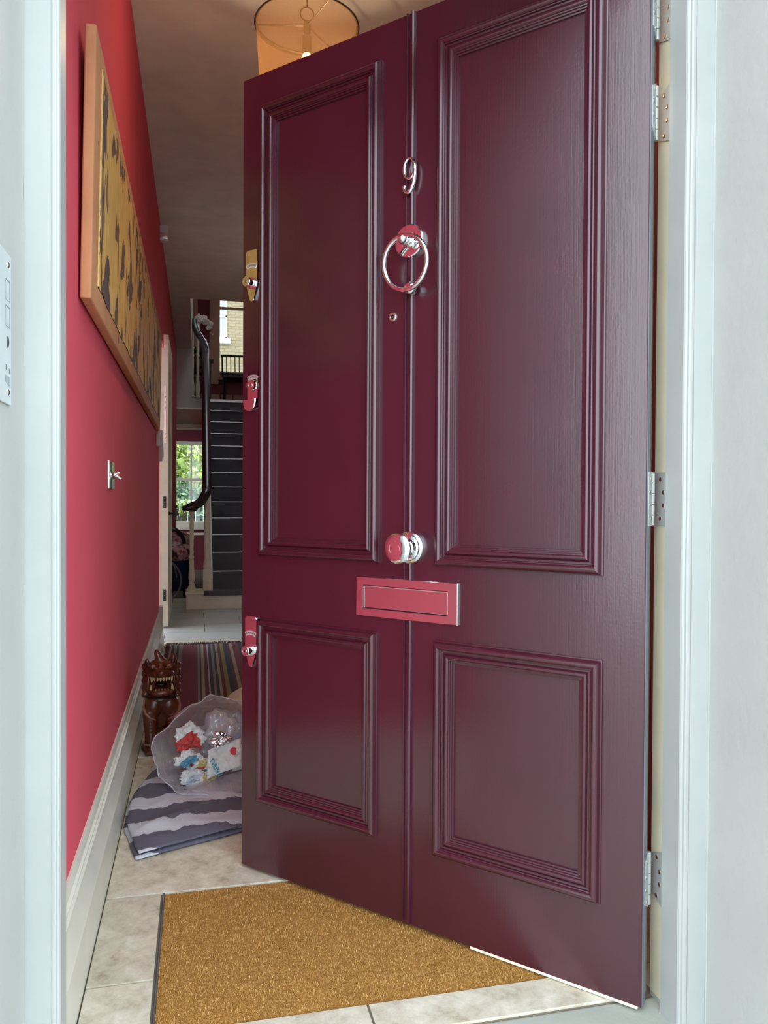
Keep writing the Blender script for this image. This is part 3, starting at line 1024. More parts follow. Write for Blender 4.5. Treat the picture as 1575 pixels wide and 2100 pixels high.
def plate_from_outline(outline, y0, y1, bev=0.0008):
    """outline [(x,z)] extruded from y0 to y1 with a small front chamfer"""
    m_ = MB()
    n_ = len(outline)
    cx_ = sum(p[0] for p in outline) / n_
    cz_ = sum(p[1] for p in outline) / n_
    inner = []
    for x_, z_ in outline:
        d_ = Vector((cx_ - x_, cz_ - z_))
        L = max(d_.length, 1e-6)
        inner.append((x_ + d_.x / L * bev, z_ + d_.y / L * bev))
    vs = [(x_, y0, z_) for x_, z_ in outline] + [(x_, y1 - bev, z_) for x_, z_ in outline] + [(x_, y1, z_) for x_, z_ in inner]
    fs = [tuple(range(n_))[::-1]]
    for b_ in (0, n_):
        for i in range(n_):
            fs.append((b_ + i, b_ + (i + 1) % n_, b_ + n_ + (i + 1) % n_, b_ + n_ + i))
    fs.append(tuple(range(2 * n_, 3 * n_)))
    m_.add(vs, fs)
    return m_


# numeral 9: a slanted open loop and a tail that curls into a ball
cx, cz = 0.5120, 1.6675
pts = [(cx + 0.0135 * cos(2 * pi * i / 32), 0.0100, cz + 0.0220 * sin(2 * pi * i / 32)) for i in range(32)]
m = MB().tube(pts, [0.0030 + 0.0012 * abs(cos(2 * pi * i / 32)) for i in range(32)], 10, closed=True, up=(0, 1, 0))


def smooth_path(P_, n_=6):
    out = []
    for i in range(len(P_) - 1):
        p0 = Vector(P_[max(i - 1, 0)])
        p1 = Vector(P_[i])
        p2 = Vector(P_[i + 1])
        p3 = Vector(P_[min(i + 2, len(P_) - 1)])
        for j in range(n_):
            t = j / n_
            out.append(0.5 * ((2 * p1) + (-p0 + p2) * t + (2 * p0 - 5 * p1 + 4 * p2 - p3) * t * t + (-p0 + 3 * p1 - 3 * p2 + p3) * t ** 3))
    out.append(Vector(P_[-1]))
    return out


tail = smooth_path([(x_, 0.0102, z_) for x_, z_ in ((0.5005, 1.681), (0.4980, 1.667), (0.4985, 1.650), (0.5020, 1.633), (0.5085, 1.6195), (0.5165, 1.6160), (0.5235, 1.6205), (0.5255, 1.6275))])
m.tube(tail, [0.0030 + 0.0018 * sin(pi * i / (len(tail) - 1)) for i in range(len(tail))], 10, up=(0, 1, 0))
m.sphere((0.5250, 0.0108, 1.6295), 0.0046, 12, 8, (1, 0.8, 1.1))
m.build('numeral_nine', MT['chrome'], door, angle=60)

# knocker
kn = MB().lathe([(0.0360, 0.0), (0.0360, 0.0095), (0.0340, 0.0115), (0.0, 0.0118)], 40, (0.513, 0.0, 1.511), OUT, cap=False)
kn = kn.build('knocker', MT['chrome'], door, angle=30)
MB().lathe([(0.0175, 0.010), (0.0120, 0.0125), (0.0095, 0.016), (0.0085, 0.022), (0.0105, 0.026)], 24, (0.513, 0, 1.509), OUT).build('knocker_stem', MT['chrome'], kn, angle=40)
MB().sphere((0.513, 0.0345, 1.509), 0.0115, 20, 14).build('pivot_ball', MT['chrome'], kn)
rp = []
for i in range(48):
    t = 2 * pi * i / 48
    rp.append((0.5065 + 0.0545 * sin(t), 0.0385 + 0.0045 * cos(t) - 0.004, 1.457 + 0.0575 * cos(t)))
MB().tube(rp, 0.0052, 14, closed=True).build('ring', MT['chrome'], kn)
MB().lathe([(0.0115, 0.006), (0.009, 0.010), (0.009, 0.013), (0.0135, 0.019), (0.0135, 0.024), (0.008, 0.030), (0.0, 0.031)], 20, (0.503, 0, 1.405), OUT, cap=False).build('striker_stud', MT['chrome'], kn, angle=40)
# spyhole
sp_ = MB().lathe([(0.0105, 0.0), (0.0105, 0.002), (0.0088, 0.0042), (0.0062, 0.0042), (0.0058, 0.0022), (0.0045, 0.0018)], 24, (0.560, 0, 1.353), OUT, cap=False).build('spyhole', MT['nickel'], door, angle=30)
MB().sphere((0.560, 0.0006, 1.353), 0.0045, 14, 8, (1, 0.7, 1)).build('lens', MT['glass'], sp_)
MB().lathe([(0.0058, 0.0003), (0.0, 0.0004)], 16, (0.560, 0, 1.353), OUT, cap=False).build('dark_ring', MT['dark_gap'], sp_)
# knob: stepped rose, waisted neck, dished mushroom front
kb = MB().lathe([(0.035, 0.006), (0.035, 0.009), (0.0325, 0.0115), (0.0295, 0.0125), (0.0285, 0.016), (0.0255, 0.018), (0.0175, 0.0195), (0.0135, 0.024),
                 (0.0125, 0.031), (0.0145, 0.038), (0.022, 0.044), (0.0300, 0.0475), (0.0333, 0.052), (0.0325, 0.0565), (0.0285, 0.060), (0.021, 0.0622),
                 (0.016, 0.0626), (0.0155, 0.0618), (0.0105, 0.0618), (0.0100, 0.0626), (0.0, 0.0632)], 48, (0.509, 0, 0.842), OUT, cap=False)
kb.lathe([(0.0345, 0.0), (0.0345, 0.007)], 40, (0.509, 0, 0.842), OUT)
kb.build('door_knob', MT['chrome'], door, angle=28)
# letter plate with a sunk flap
lx0, lx1, lz0, lz1 = 0.3885, 0.6525, 0.6815, 0.7705
ix0, ix1, iz0, iz1 = 0.4120, 0.6325, 0.6990, 0.7525
m = MB()
Y = 0.0070
outer = [(lx0, lz0), (lx1, lz0), (lx1, lz1), (lx0, lz1)]
inn = [(ix0, iz0), (ix1, iz0), (ix1, iz1), (ix0, iz1)]
vs = [(x_, 0.0, z_) for x_, z_ in outer] + [(x_, Y - 0.0008, z_) for x_, z_ in outer]
vs += [(x_ + (0.0008 if i in (0, 3) else -0.0008), Y, z_ + (0.0008 if i < 2 else -0.0008)) for i, (x_, z_) in enumerate(outer)]
vs += [(x_, Y, z_) for x_, z_ in inn] + [(x_, 0.0015, z_) for x_, z_ in inn]
fs = []
for b_ in (0, 4, 8, 12):
    for i in range(4):
        fs.append((b_ + i, b_ + (i + 1) % 4, b_ + 4 + (i + 1) % 4, b_ + 4 + i))
m.add(vs, fs)
lpl = m.build('letter_plate', MT['satin_chrome'], door, smooth=False)
m = MB().bbox(ix0 + 0.0012, ix1 - 0.0012, 0.0005, 0.0042, iz0 + 0.0022, iz1 - 0.0008, 0.0008)
m.cyl((ix0 + 0.001, 0.0042, iz1 - 0.0025), (ix1 - 0.001, 0.0042, iz1 - 0.0025), 0.0016, 8)
m.build('letter_flap', MT['satin_chrome'], lpl, smooth=False)
MB().box(ix0, ix1, 0.0003, 0.0005, iz0, iz1).build('slot_shadow', MT['dark_gap'], lpl, smooth=False)


def lock_outline(cx_, zt, zb, zc, wd):
    """rounded top, parallel sides, tapering to a rounded foot"""
    o_ = []
    r_ = 0.007
    for i in range(5):
        a_ = pi / 2 + (pi / 2) * (i / 4)
        o_.append((cx_ - wd + r_ + r_ * cos(a_), zt - r_ + r_ * sin(a_)))
    o_.append((cx_ - wd, zc))
    rb = wd * 0.42
    for i in range(9):
        a_ = pi + pi * i / 8
        o_.append((cx_ + rb * cos(a_), zb + rb + rb * sin(a_)))
    o_.append((cx_ + wd, zc))
    for i in range(5):
        a_ = (pi / 2) * (i / 4)
        o_.append((cx_ + wd - r_ + r_ * cos(a_), zt - r_ + r_ * sin(a_)))
    return o_


def banner(parent, cx_, zc_, y_, wd):
    """small arched nameplate with raised lettering"""
    m_ = MB()
    R = 0.034
    N = 10
    vs, fs = [], []
    for i in range(N + 1):
        a_ = (i / N - 0.5) * 2 * math.asin(wd / R)
        for rr_ in (R - 0.0055, R + 0.0055):
            vs.append((cx_ + rr_ * sin(a_), y_ + 0.0009, zc_ - R + rr_ * cos(a_)))
            vs.append((cx_ + rr_ * sin(a_), y_ - 0.001, zc_ - R + rr_ * cos(a_)))
    for i in range(N):
        b_ = i * 4
        fs += [(b_, b_ + 2, b_ + 6, b_ + 4), (b_, b_ + 4, b_ + 5, b_ + 1), (b_ + 2, b_ + 3, b_ + 7, b_ + 6)]
    fs += [(0, 1, 3, 2), (N * 4, N * 4 + 2, N * 4 + 3, N * 4 + 1)]
    m_.add(vs, fs)
    o_ = m_.build('nameplate', MT['letter_white'], parent, smooth=False)
    o_['label'] = 'bright arched nameplate'
    s_ = 'BANHAM'
    for i, ch in enumerate(s_):
        a_ = (i - 2.5) / 2.5 * math.asin((wd - 0.0042) / R)
        # text reads left to right for the viewer, so it runs towards -x
        text_mesh('lettering', ch, 0.0072, MT['dark_gap'], o_, (cx_ - R * sin(a_), y_ + 0.0010, zc_ - R + R * cos(a_)), (pi / 2, -a_ * -1.0, pi), 0.0002)


def lock(zt, zb, cz_, cx_=0.982, name='lock'):
    o_ = plate_from_outline(lock_outline(cx_, zt, zb, cz_ - 0.004, 0.0195), 0.0, 0.0075, 0.0012).build(name, MT['chrome'], door, angle=25)
    cy = MB().lathe([(0.0150, 0.006), (0.0150, 0.0085), (0.0135, 0.0095), (0.0130, 0.026), (0.0118, 0.0275), (0.0072, 0.0275), (0.0068, 0.0268), (0.0, 0.0268)], 32, (cx_ + 0.001, 0, cz_), OUT, cap=False).build('lock_cylinder', MT['chrome'], o_, angle=30)
    k_ = MB().lathe([(0.0060, 0.0268), (0.0060, 0.0276), (0.0, 0.0277)], 20, (cx_ + 0.001, 0, cz_), OUT, cap=False)
    k_.build('key_plug', MT['nickel'], cy, angle=30)
    MB().box(cx_ - 0.0002, cx_ + 0.0022, 0.0276, 0.0281, cz_ - 0.0035, cz_ + 0.0035).build('keyhole', MT['dark_gap'], cy, smooth=False)
    banner(o_, cx_, cz_ + 0.044, 0.0078, 0.0165)
    return o_


lock(1.574, 1.444, 1.4905)
lock(0.650, 0.521, 0.5645)
# middle latch: nameplate, cylinder and a hooded pull
m = MB().bbox(0.9620, 0.9975, 0.0, 0.0060, 1.196, 1.246, 0.002)
lt = m.build('latch_pull', MT['chrome'], door, angle=30)
m = MB()
pp = [(0.9580, 1.198), (0.9585, 1.188), (0.962, 1.178), (0.969, 1.170), (0.978, 1.166), (0.987, 1.168), (0.995, 1.174), (0.9995, 1.184), (1.0005, 1.196)]
n_ = len(pp)
vs = [(x_, 0.0, z_) for x_, z_ in pp] + [(x_, 0.017, z_ + 0.0) for x_, z_ in pp] + [(x_ * 0.9 + 0.0979, 0.0195, z_ * 0.94 + 0.0712) for x_, z_ in pp]
fs = [tuple(range(2 * n_, 3 * n_)), tuple(range(n_))[::-1]]
for b_ in (0, n_):
    for i in range(n_):
        fs.append((b_ + i, b_ + (i + 1) % n_, b_ + n_ + (i + 1) % n_, b_ + n_ + i))
m.add(vs, fs)
m.build('finger_pull', MT['chrome'], lt, angle=30)
cy = MB().lathe([(0.0150, 0.004), (0.0150, 0.0085), (0.0138, 0.0100), (0.0128, 0.014), (0.0072, 0.014), (0.0068, 0.0134), (0.0, 0.0134)], 32, (0.979, 0, 1.233), OUT, cap=False).build('lock_cylinder', MT['chrome'], lt, angle=30)
MB().lathe([(0.0060, 0.0133), (0.0060, 0.0142), (0.0, 0.0143)], 20, (0.979, 0, 1.233), OUT, cap=False).build('key_plug', MT['nickel'], cy, angle=30)
banner(lt, 0.978, 1.2545, 0.0062, 0.0165)

# ---- hinges, leaf on the door edge and leaf on the jamb
KX, KY = -0.0, -DT - 0.004     # knuckle in door coordinates, at the inside corner


def hinge(z0, z1, chamfer):
    """parts of the door: the leaf let into its edge, five knuckles, and the leaf on the frame"""
    m_ = MB()
    zc_ = (z0 + z1) / 2
    c_ = 0.012 if chamfer else 0.0
    ya, yb = -0.008, KY
    if chamfer:
        pl = [(ya, z0 + c_), (yb + 0.004, z0), (yb + 0.004, z1), (ya, z1 - c_)]
    else:
        pl = [(ya, z0), (yb + 0.004, z0), (yb + 0.004, z1), (ya, z1)]
    m_.prism(pl, 0, -0.0024, 0.0006)
    h_ = m_.build('hinge', MT['hinge_steel'], door, smooth=False)
    n_ = 5
    seg = (z1 - z0) / n_
    for i in range(n_):
        a_, b_ = z0 + i * seg + 0.0005, z0 + (i + 1) * seg - 0.0005
        MB().lathe([(0.0040, 0), (0.0045, 0.0006), (0.0045, b_ - a_ - 0.0006), (0.0040, b_ - a_)], 14, (KX + 0.0005, KY - 0.0060, a_), (0, 0, 1)).build('knuckle', MT['hinge_steel'], h_, angle=30)
    for dz in (0.13, 0.38, 0.62, 0.87):
        z_ = z0 + (z1 - z0) * dz
        yy_ = -0.014 if (0.2 < dz < 0.8) else -0.022
        MB().lathe([(0.0042, 0), (0.0042, 0.0007), (0.0030, 0.0012), (0.0, 0.0009)], 12, (-0.0024, yy_, z_), (-1, 0, 0), cap=False).build('screw', MT['nickel'], h_)
    return h_


def jamb_leaf(z0, z1, chamfer):
    m_ = MB()
    xx = OX1 + 0.0135
    c_ = 0.012 if chamfer else 0.0
    ya, yb = BY + 0.0045, 1.3420
    pl = [(ya, z0 + c_ * 0), (yb, z0 + c_), (yb, z1 - c_), (ya, z1)]
    if chamfer:
        pl = [(ya, z0 - c_ * 0.6), (yb, z0 + c_), (yb, z1 - c_), (ya, z1 + c_ * 0.6)]
    m_.prism(pl, 0, xx - 0.0022, xx)
    o_ = m_.build('hinge_leaf', MT['hinge_steel'], fr_, smooth=False)
    for dz in (0.13, 0.38, 0.62, 0.87):
        z_ = z0 + (z1 - z0) * dz
        yy_ = 1.312 if (0.2 < dz < 0.8) else 1.322
        MB().lathe([(0.0042, 0), (0.0042, 0.0007), (0.0030, 0.0012), (0.0, 0.0009)], 12, (xx - 0.0022, yy_, z_), (-1, 0, 0), cap=False).build('screw', MT['nickel'], o_)


for z0, z1, ch in ((1.803, 1.903, True), (1.617, 1.719, True), (0.900, 1.000, False), (0.184, 0.284, True)):
    hinge(z0, z1, ch)
    jamb_leaf(z0, z1, ch)
e_ = MB().box(-0.0012, 0.0002, -0.019, -0.0015, Z0 + 0.001, Z1 - 0.001).build('edge_strip', plain('grey_edge', srgb(104, 112, 122), 0.35), door, smooth=False)  # thin grey strip over the outer part of the hinge edge
e_['label'] = 'grey strip down the hinge edge'
# weather strip under the door
MB().box(0.008, 0.357, -0.012, -0.0005, 0.0020, GAP + 0.0003).build('draught_strip', MT['calico'], door, smooth=False)['label'] = 'pale frayed draught strip'

# ================================================================== OBJECTS IN THE HALL
# ---- coir mat let into the floor
mt = thing('doormat', 'brown coir doormat set into the tiles in front of the maroon door', 'doormat', (0.32, 1.687, 0))
m = MB().box(-0.3915, 0.392, -0.2545, 0.2535, -0.0195, -0.003)
m.build('pile_base', MT['coir'], mt, smooth=False)
m = MB()
for a, b, c_, d_ in ((-0.3955, -0.392, -0.2565, 0.2565), (0.3925, 0.396, -0.2565, 0.2565)):
    m.box(a, b, c_, d_, -0.0198, 0.0006)
m.box(-0.392, 0.3925, -0.2560, -0.2548, -0.0198, -0.006)
m.box(-0.392, 0.3925, 0.254, 0.2560, -0.0198, -0.006)
m.build('mat_rim', MT['mat_rim'], mt, smooth=False)['label'] = 'dark grey metal rim'
m = MB()
vs, fs = [], []
for i in range(60000):
    x_ = random.uniform(-0.391, 0.3915)
    y_ = random.uniform(-0.254, 0.2535)
    a_ = random.uniform(0, 2 * pi)
    ln = random.uniform(0.004, 0.009)
    tl = random.uniform(0.2, 1.0)
    dx, dy = cos(a_) * ln * tl, sin(a_) * ln * tl
    h = ln * (0.62 - 0.5 * tl)
    x2 = max(-0.391, min(0.3915, x_ + dx))
    y2 = max(-0.254, min(0.2535, y_ + dy))
    px_, py_ = -sin(a_) * 0.00045, cos(a_) * 0.00045
    b0 = len(vs)
    vs += [(x_ - px_, y_ - py_, -0.0035), (x_ + px_, y_ + py_, -0.0035), (x2 + px_ * .5, y2 + py_ * .5, -0.003 + h), (x2 - px_ * .5, y2 - py_ * .5, -0.003 + h)]
    fs.append((b0, b0 + 1, b0 + 2, b0 + 3))
m.add(vs, fs)
o = m.build('coir_fibres', MT['coir_fibre'], mt, smooth=False, fix=False)
o['kind'] = 'stuff'

# ---- long batik canvas on the left wall, its top edge leaning off the wall
PB_Z, PT_Z = 1.351, 1.905
PY0, PY1 = 1.694, 4.78
pt = thing('batik_canvas', 'long canvas of gold and dark batik flecks with a peach border on the crimson wall', 'wall art', (WX + 0.004, PY0, PB_Z))
PX = 0.0225            # front face offset at the bottom
LEAN = 0.0105
hh = PT_Z - PB_Z
LL = PY1 - PY0


def pc(y_, z_, x_):
    return (x_ + LEAN * z_ / hh, y_, z_)


m = MB()
vs = [pc(y_, z_, x_) for x_ in (0.0, PX) for z_ in (0.0, hh) for y_ in (0.0, LL)]
m.add(vs, [(0, 1, 3, 2), (4, 6, 7, 5), (0, 4, 5, 1), (2, 3, 7, 6), (0, 2, 6, 4), (1, 5, 7, 3)])
bm = bmesh.new()
for q in m.v:
    bm.verts.new(q)
bm.verts.ensure_lookup_table()
for f_ in m.f:
    bm.faces.new([bm.verts[i] for i in f_])
bmesh.ops.bevel(bm, geom=bm.edges[:], offset=0.004, segments=3, affect='EDGES', profile=0.5)
m = MB().bm(bm)
m.build('border_canvas', MT['canvas_border'], pt, angle=50)
# printed cloth with a ragged edge
NYg, NZg = 150, 26
e0, e1, eb, et = 0.095, LL - 0.10, 0.050, hh - 0.040


def cl(u_, v_):
    y_ = e0 + (e1 - e0) * u_
    z_ = eb + (et - eb) * v_
    if u_ in (0.0, 1.0):
        y_ += 0.012 * noise.noise(Vector((z_ * 14, 1.0, 5)))
    if v_ in (0.0, 1.0):
        z_ += 0.007 * noise.noise(Vector((y_ * 9, 2.0, v_ * 7))) + 0.004 * noise.noise(Vector((y_ * 40, 2.0, v_ * 7)))
    bulge = 0.0012 + 0.0010 * noise.noise(Vector((y_ * 5, z_ * 7, 0.3)))
    if v_ in (0.0, 1.0) or u_ in (0.0, 1.0):
        bulge = 0.0004
    return pc(y_, z_, PX + bulge)


MB().grid(cl, NYg, NZg).build('batik_cloth', MT['batik'], pt, fix=False)
m = MB()
pts = [Vector(cl(0.0, j / 60)) + Vector((0.0006, random.uniform(-.002, .002), 0)) for j in range(61)]
m.tube(pts, [0.0022 * random.uniform(.6, 1.4) for _ in pts], 6)
m.build('gold_edging', MT['gold_edge'], pt)
m = MB()
pts = [Vector(cl(j / 220, 0.0)) + Vector((0.0004, 0, random.uniform(-.0015, .0008))) for j in range(221)]
m.tube(pts, [0.0010 * random.uniform(.3, 1.6) for _ in pts], 5)
m.build('lower_edging', MT['dark_wood'], pt)
for y_, z_, s_ in ((0.57, 0.030, 1.0), (0.06, 0.34, 0.25)):
    m = MB()
    m.prism([(y_ - 0.016 * s_, z_ + 0.002), (y_ - 0.003, z_ + 0.013 * s_), (y_ + 0.014 * s_, z_ + 0.001), (y_ + 0.002, z_ - 0.012 * s_)], 0, PX + LEAN * z_ / hh - 0.0005, PX + LEAN * z_ / hh + 0.0004)
    m.build('tear', MT['dark_gap'], pt, smooth=False)['label'] = 'small dark tear in the border'

# ---- light switch
sw = thing('light_switch', 'square chrome light switch with two toggles on the crimson wall', 'light switch', (WX, 2.305, 1.011))
MB().bbox(0.0, 0.0055, -0.075, 0.075, -0.038, 0.0385, 0.0016).build('switch_plate', MT['satin_chrome'], sw, angle=30)
for dy in (-0.022, 0.022):
    t_ = MB().lathe([(0.0095, 0.004), (0.0095, 0.008), (0.0075, 0.010), (0.0055, 0.017)], 16, (0, dy, 0), (1, 0, 0)).build('toggle_collar', MT['chrome'], sw, angle=30)
    sg = 1 if dy > 0 else -0.7
    MB().tube([(0.014, dy, 0.0), (0.020, dy, -0.004 * sg), (0.028, dy, -0.010 * sg)], [0.0036, 0.0040, 0.0050], 12).build('toggle', MT['chrome'], t_)
# ---- thermostat near the inner doorway
th = thing('thermostat', 'small white thermostat box low at the far end of the crimson wall', 'thermostat', (WX, 4.92, 1.265))
MB().bbox(0, 0.024, -0.05, 0.05, 0.0, 0.088, 0.006).build('case', MT['plastic_white'], th)
MB().lathe([(0.018, 0.024), (0.016, 0.028), (0, 0.028)], 18, (0, 0, 0.05), (1, 0, 0), cap=False).build('dial', MT['nickel'], th)
wb = thing('door_chain', 'pale angled catch on the crimson wall end beside the thermostat', 'door catch', (WX, 5.25, 1.22))
MB().prism([(-0.025, 0.17), (0.02, 0.13), (0.025, 0.03), (-0.02, -0.03), (-0.025, 0.0)], 0, 0, 0.022).build('keep', MT['plastic_white'], wb, smooth=False)
MB().bbox(0.022, 0.030, -0.012, 0.012, 0.0, 0.11, 0.002).build('bolt', MT['nickel'], wb)
# ---- alarm box high on the wall
bx = thing('alarm_sensor', 'small white alarm sensor under the ceiling at the far end of the hall', 'sensor', (WX, 5.34, 2.625))
MB().bbox(0, 0.055, -0.03, 0.03, 0.0, 0.10, 0.006).build('case', MT['plastic_white'], bx)
MB().bbox(0.004, 0.050, -0.0315, -0.029, 0.012, 0.05, 0.001).build('lens', MT['nickel'], bx)

# ---- pendant lamp
LX, LY, LZT = 0.338, 2.504, 2.45
R0, R1, LH = 0.161, 0.142, 0.27
lm = thing('pendant_lamp', 'lit pendant lamp with sheer drum shade hanging from the hall ceiling', 'lamp', (LX, LY, LZT))
sh = MB().grid(lambda u_, v_: ((R0 + (R1 - R0) * v_) * cos(2 * pi * u_), (R0 + (R1 - R0) * v_) * sin(2 * pi * u_), -LH * v_), 72, 6, closed_u=True)
sh = sh.build('lamp_shade', MT['organza'], lm, fix=False)
MB().tube([(R0 * cos(2 * pi * i / 64), R0 * sin(2 * pi * i / 64), 0) for i in range(64)], 0.0030, 8, closed=True, flat=2.2).build('shade_ring', MT['bronze'], sh)
MB().tube([(R1 * cos(2 * pi * i / 64), R1 * sin(2 * pi * i / 64), -LH) for i in range(64)], 0.0028, 8, closed=True).build('shade_ring', MT['bronze'], sh)
sf = MB().lathe([(0.010, 0.012), (0.012, 0.0), (0.012, -0.02), (0.008, -0.03)], 14).build('spider_hub', MT['bronze'], lm)
for i in range(3):
    a_ = radians(168 + 120 * i)
    MB().tube([(0.01 * cos(a_), 0.01 * sin(a_), 0), (R0 * cos(a_), R0 * sin(a_), 0)], 0.0024, 6).build('spoke', MT['bronze'], sf)
MB().tube([(0.0215 * cos(2 * pi * i / 28), 0, 0.036 + 0.0215 * sin(2 * pi * i / 28)) for i in range(28)], 0.0024, 8, closed=True).build('hanging_ring', MT['bronze'], lm)
m = MB().cyl((0, 0, 0.056), (0, 0, CZ - LZT - 0.02), 0.0024, 8)
m.build('flex', MT['bronze'], lm)
MB().lathe([(0.045, CZ - LZT - 0.001), (0.045, CZ - LZT - 0.012), (0.025, CZ - LZT - 0.03), (0.006, CZ - LZT - 0.035)], 24).build('ceiling_rose', MT['bronze'], lm, angle=40)
bh = MB().lathe([(0.006, -0.025), (0.014, -0.035), (0.016, -0.085), (0.012, -0.09)], 16).build('bulb_holder', MT['bronze'], lm)
MB().lathe([(0.011, -0.088), (0.016, -0.102), (0.028, -0.130), (0.030, -0.150), (0.023, -0.170), (0.010, -0.180), (0.0, -0.182)], 20, cap=False).build('bulb', MT['bulb'], lm)
ld = bpy.data.lights.new('lamp_light', 'POINT')
ld.color = (1.0, 0.72, 0.44)
ld.energy = LAMP_POWER
ld.shadow_soft_size = 0.032
lo_ = bpy.data.objects.new('lamp_light', ld)
lo_.location = (0, 0, -0.14)
lo_.parent = lm
COL.objects.link(lo_)
bpy.data.objects['bulb'].visible_shadow = True

# ---- striped rug
rg = thing('striped_rug', 'striped flatweave rug of burgundy, navy and olive on the hall tiles', 'rug', (0, 0, 0))
m = MB()


def rugf(u_, v_):
    x_ = -0.19 + u_ * 0.85
    y_ = 3.30 + v_ * 1.95
    e = 0.004 * noise.noise(Vector((x_ * 6, y_ * 2, 2)))
    if v_ == 1.0:
        y_ += 0.02 * noise.noise(Vector((x_ * 11, 0, 0)))
    return (x_, y_, 0.006 + max(e, -0.001))


m.grid(rugf, 40, 60)
m.build('rug_weave', MT['rug'], rg, fix=False, solid=0.005)
m = MB()
for i in range(150):
    x_ = -0.19 + 0.85 * i / 150 + random.uniform(-.002, .002)
    y_ = 5.245
    for q in range(3):
        dx = random.uniform(-0.012, 0.012)
        ly = random.uniform(0.04, 0.095)
        hz = random.uniform(0.003, 0.010)
        m.tube([(x_, y_, 0.006), (x_ + dx * 0.5, y_ + ly * 0.5, hz + 0.004), (x_ + dx, y_ + ly, 0.003)], [0.0022, 0.0018, 0.0010], 4)
o = m.build('fringe', MT['fringe'], rg)
o['kind'] = 'stuff'

# ---- carved lion statue
STX, STY = -0.128, 3.055
st = thing('lion_statue', 'carved dark wooden guardian lion with open mouth, seated against the white baseboard', 'statue', (STX, STY, 0), radians(6))


def ell(bm_, c_, r_, rot=None):
    mt_ = Matrix.Translation(Vector(c_)) @ (rot.to_4x4() if rot else Matrix.Identity(4)) @ Matrix.Diagonal((r_[0], r_[1], r_[2], 1))
    bmesh.ops.create_uvsphere(bm_, u_segments=20, v_segments=12, radius=1.0, matrix=mt_)


def limb(bm_, a_, b_, ra, rb, n_=6):
    for i in range(n_ + 1):
        t = i / n_
        p = Vector(a_).lerp(Vector(b_), t)
        r_ = ra + (rb - ra) * t
        ell(bm_, p, (r_, r_, r_))


st.scale = (1.0, 1.0, 0.955)
bm = bmesh.new()
# seated haunches, trunk and full chest
ell(bm, (0.020, 0.085, 0.080), (0.060, 0.070, 0.080))
ell(bm, (0.062, 0.060, 0.070), (0.030, 0.055, 0.068))
ell(bm, (0.004, 0.050, 0.150), (0.056, 0.062, 0.080))
ell(bm, (-0.026, 0.005, 0.178), (0.035, 0.034, 0.046))
ell(bm, (0.030, 0.005, 0.178), (0.037, 0.034, 0.046))
ell(bm, (0.002, 0.010, 0.205), (0.052, 0.038, 0.035))
# forelegs
limb(bm, (-0.040, 0.002, 0.155), (-0.037, -0.008, 0.075), 0.029, 0.023)
limb(bm, (-0.037, -0.008, 0.075), (-0.037, -0.012, 0.025), 0.023, 0.024)
limb(bm, (0.044, 0.002, 0.155), (0.042, -0.008, 0.075), 0.029, 0.023)
limb(bm, (0.042, -0.008, 0.075), (0.042, -0.012, 0.025), 0.023, 0.024)
for sx_ in (-0.037, 0.042):
    ell(bm, (sx_, -0.026, 0.014), (0.025, 0.030, 0.015))
    for t_ in (-0.015, 0.0, 0.015):
        ell(bm, (sx_ + t_, -0.048, 0.011), (0.0075, 0.013, 0.011))
for sx_ in (-0.050, 0.080):
    ell(bm, (sx_, 0.030, 0.013), (0.022, 0.045, 0.014))
# neck and head
ell(bm, (0.004, 0.030, 0.245), (0.058, 0.048, 0.055))
ell(bm, (0.002, 0.022, 0.315), (0.060, 0.050, 0.046))
# brow, muzzle, jaws
ell(bm, (0.000, -0.030, 0.312), (0.047, 0.034, 0.020))
ell(bm, (-0.002, -0.058, 0.320), (0.017, 0.012, 0.010))
ell(bm, (-0.030, -0.022, 0.343), (0.022, 0.016, 0.010))
ell(bm, (0.028, -0.022, 0.343), (0.022, 0.016, 0.010))
ell(bm, (0.000, -0.024, 0.242), (0.046, 0.036, 0.016))
ell(bm, (0.000, -0.052, 0.240), (0.034, 0.012, 0.012))
ell(bm, (-0.046, 0.008, 0.272), (0.012, 0.022, 0.036))
ell(bm, (0.048, 0.008, 0.272), (0.012, 0.022, 0.036))
# crest and ears
for i in range(6):
    t = i / 5
    ell(bm, (0.002 - 0.016 * t, 0.010 + 0.006 * t, 0.345 + 0.040 * t), (0.024 * (1 - 0.55 * t), 0.014, 0.015))
    ell(bm, (0.040 + 0.006 * t, 0.012, 0.338 + 0.030 * t), (0.023 * (1 - 0.5 * t), 0.012, 0.014))
    ell(bm, (-0.046 - 0.004 * t, 0.012, 0.332 + 0.022 * t), (0.018 * (1 - 0.5 * t), 0.012, 0.012))
# mane curls
for sx_ in (-1, 1):
    for j, (zz, yy_) in enumerate(((0.330, 0.03), (0.302, 0.038), (0.274, 0.04), (0.246, 0.036), (0.222, 0.03))):
        ell(bm, (sx_ * 0.060 + 0.003, yy_, zz), (0.013, 0.016, 0.015))
mb = MB().bm(bm)
body = mb.build('body', MT['mahogany'], st, fix=False)
md = body.modifiers.new('remesh', 'REMESH')
md.mode = 'VOXEL'
md.voxel_size = 0.0032
md.use_smooth_shade = True
ms = body.modifiers.new('smooth', 'SMOOTH')
ms.factor = 0.5
ms.iterations = 3
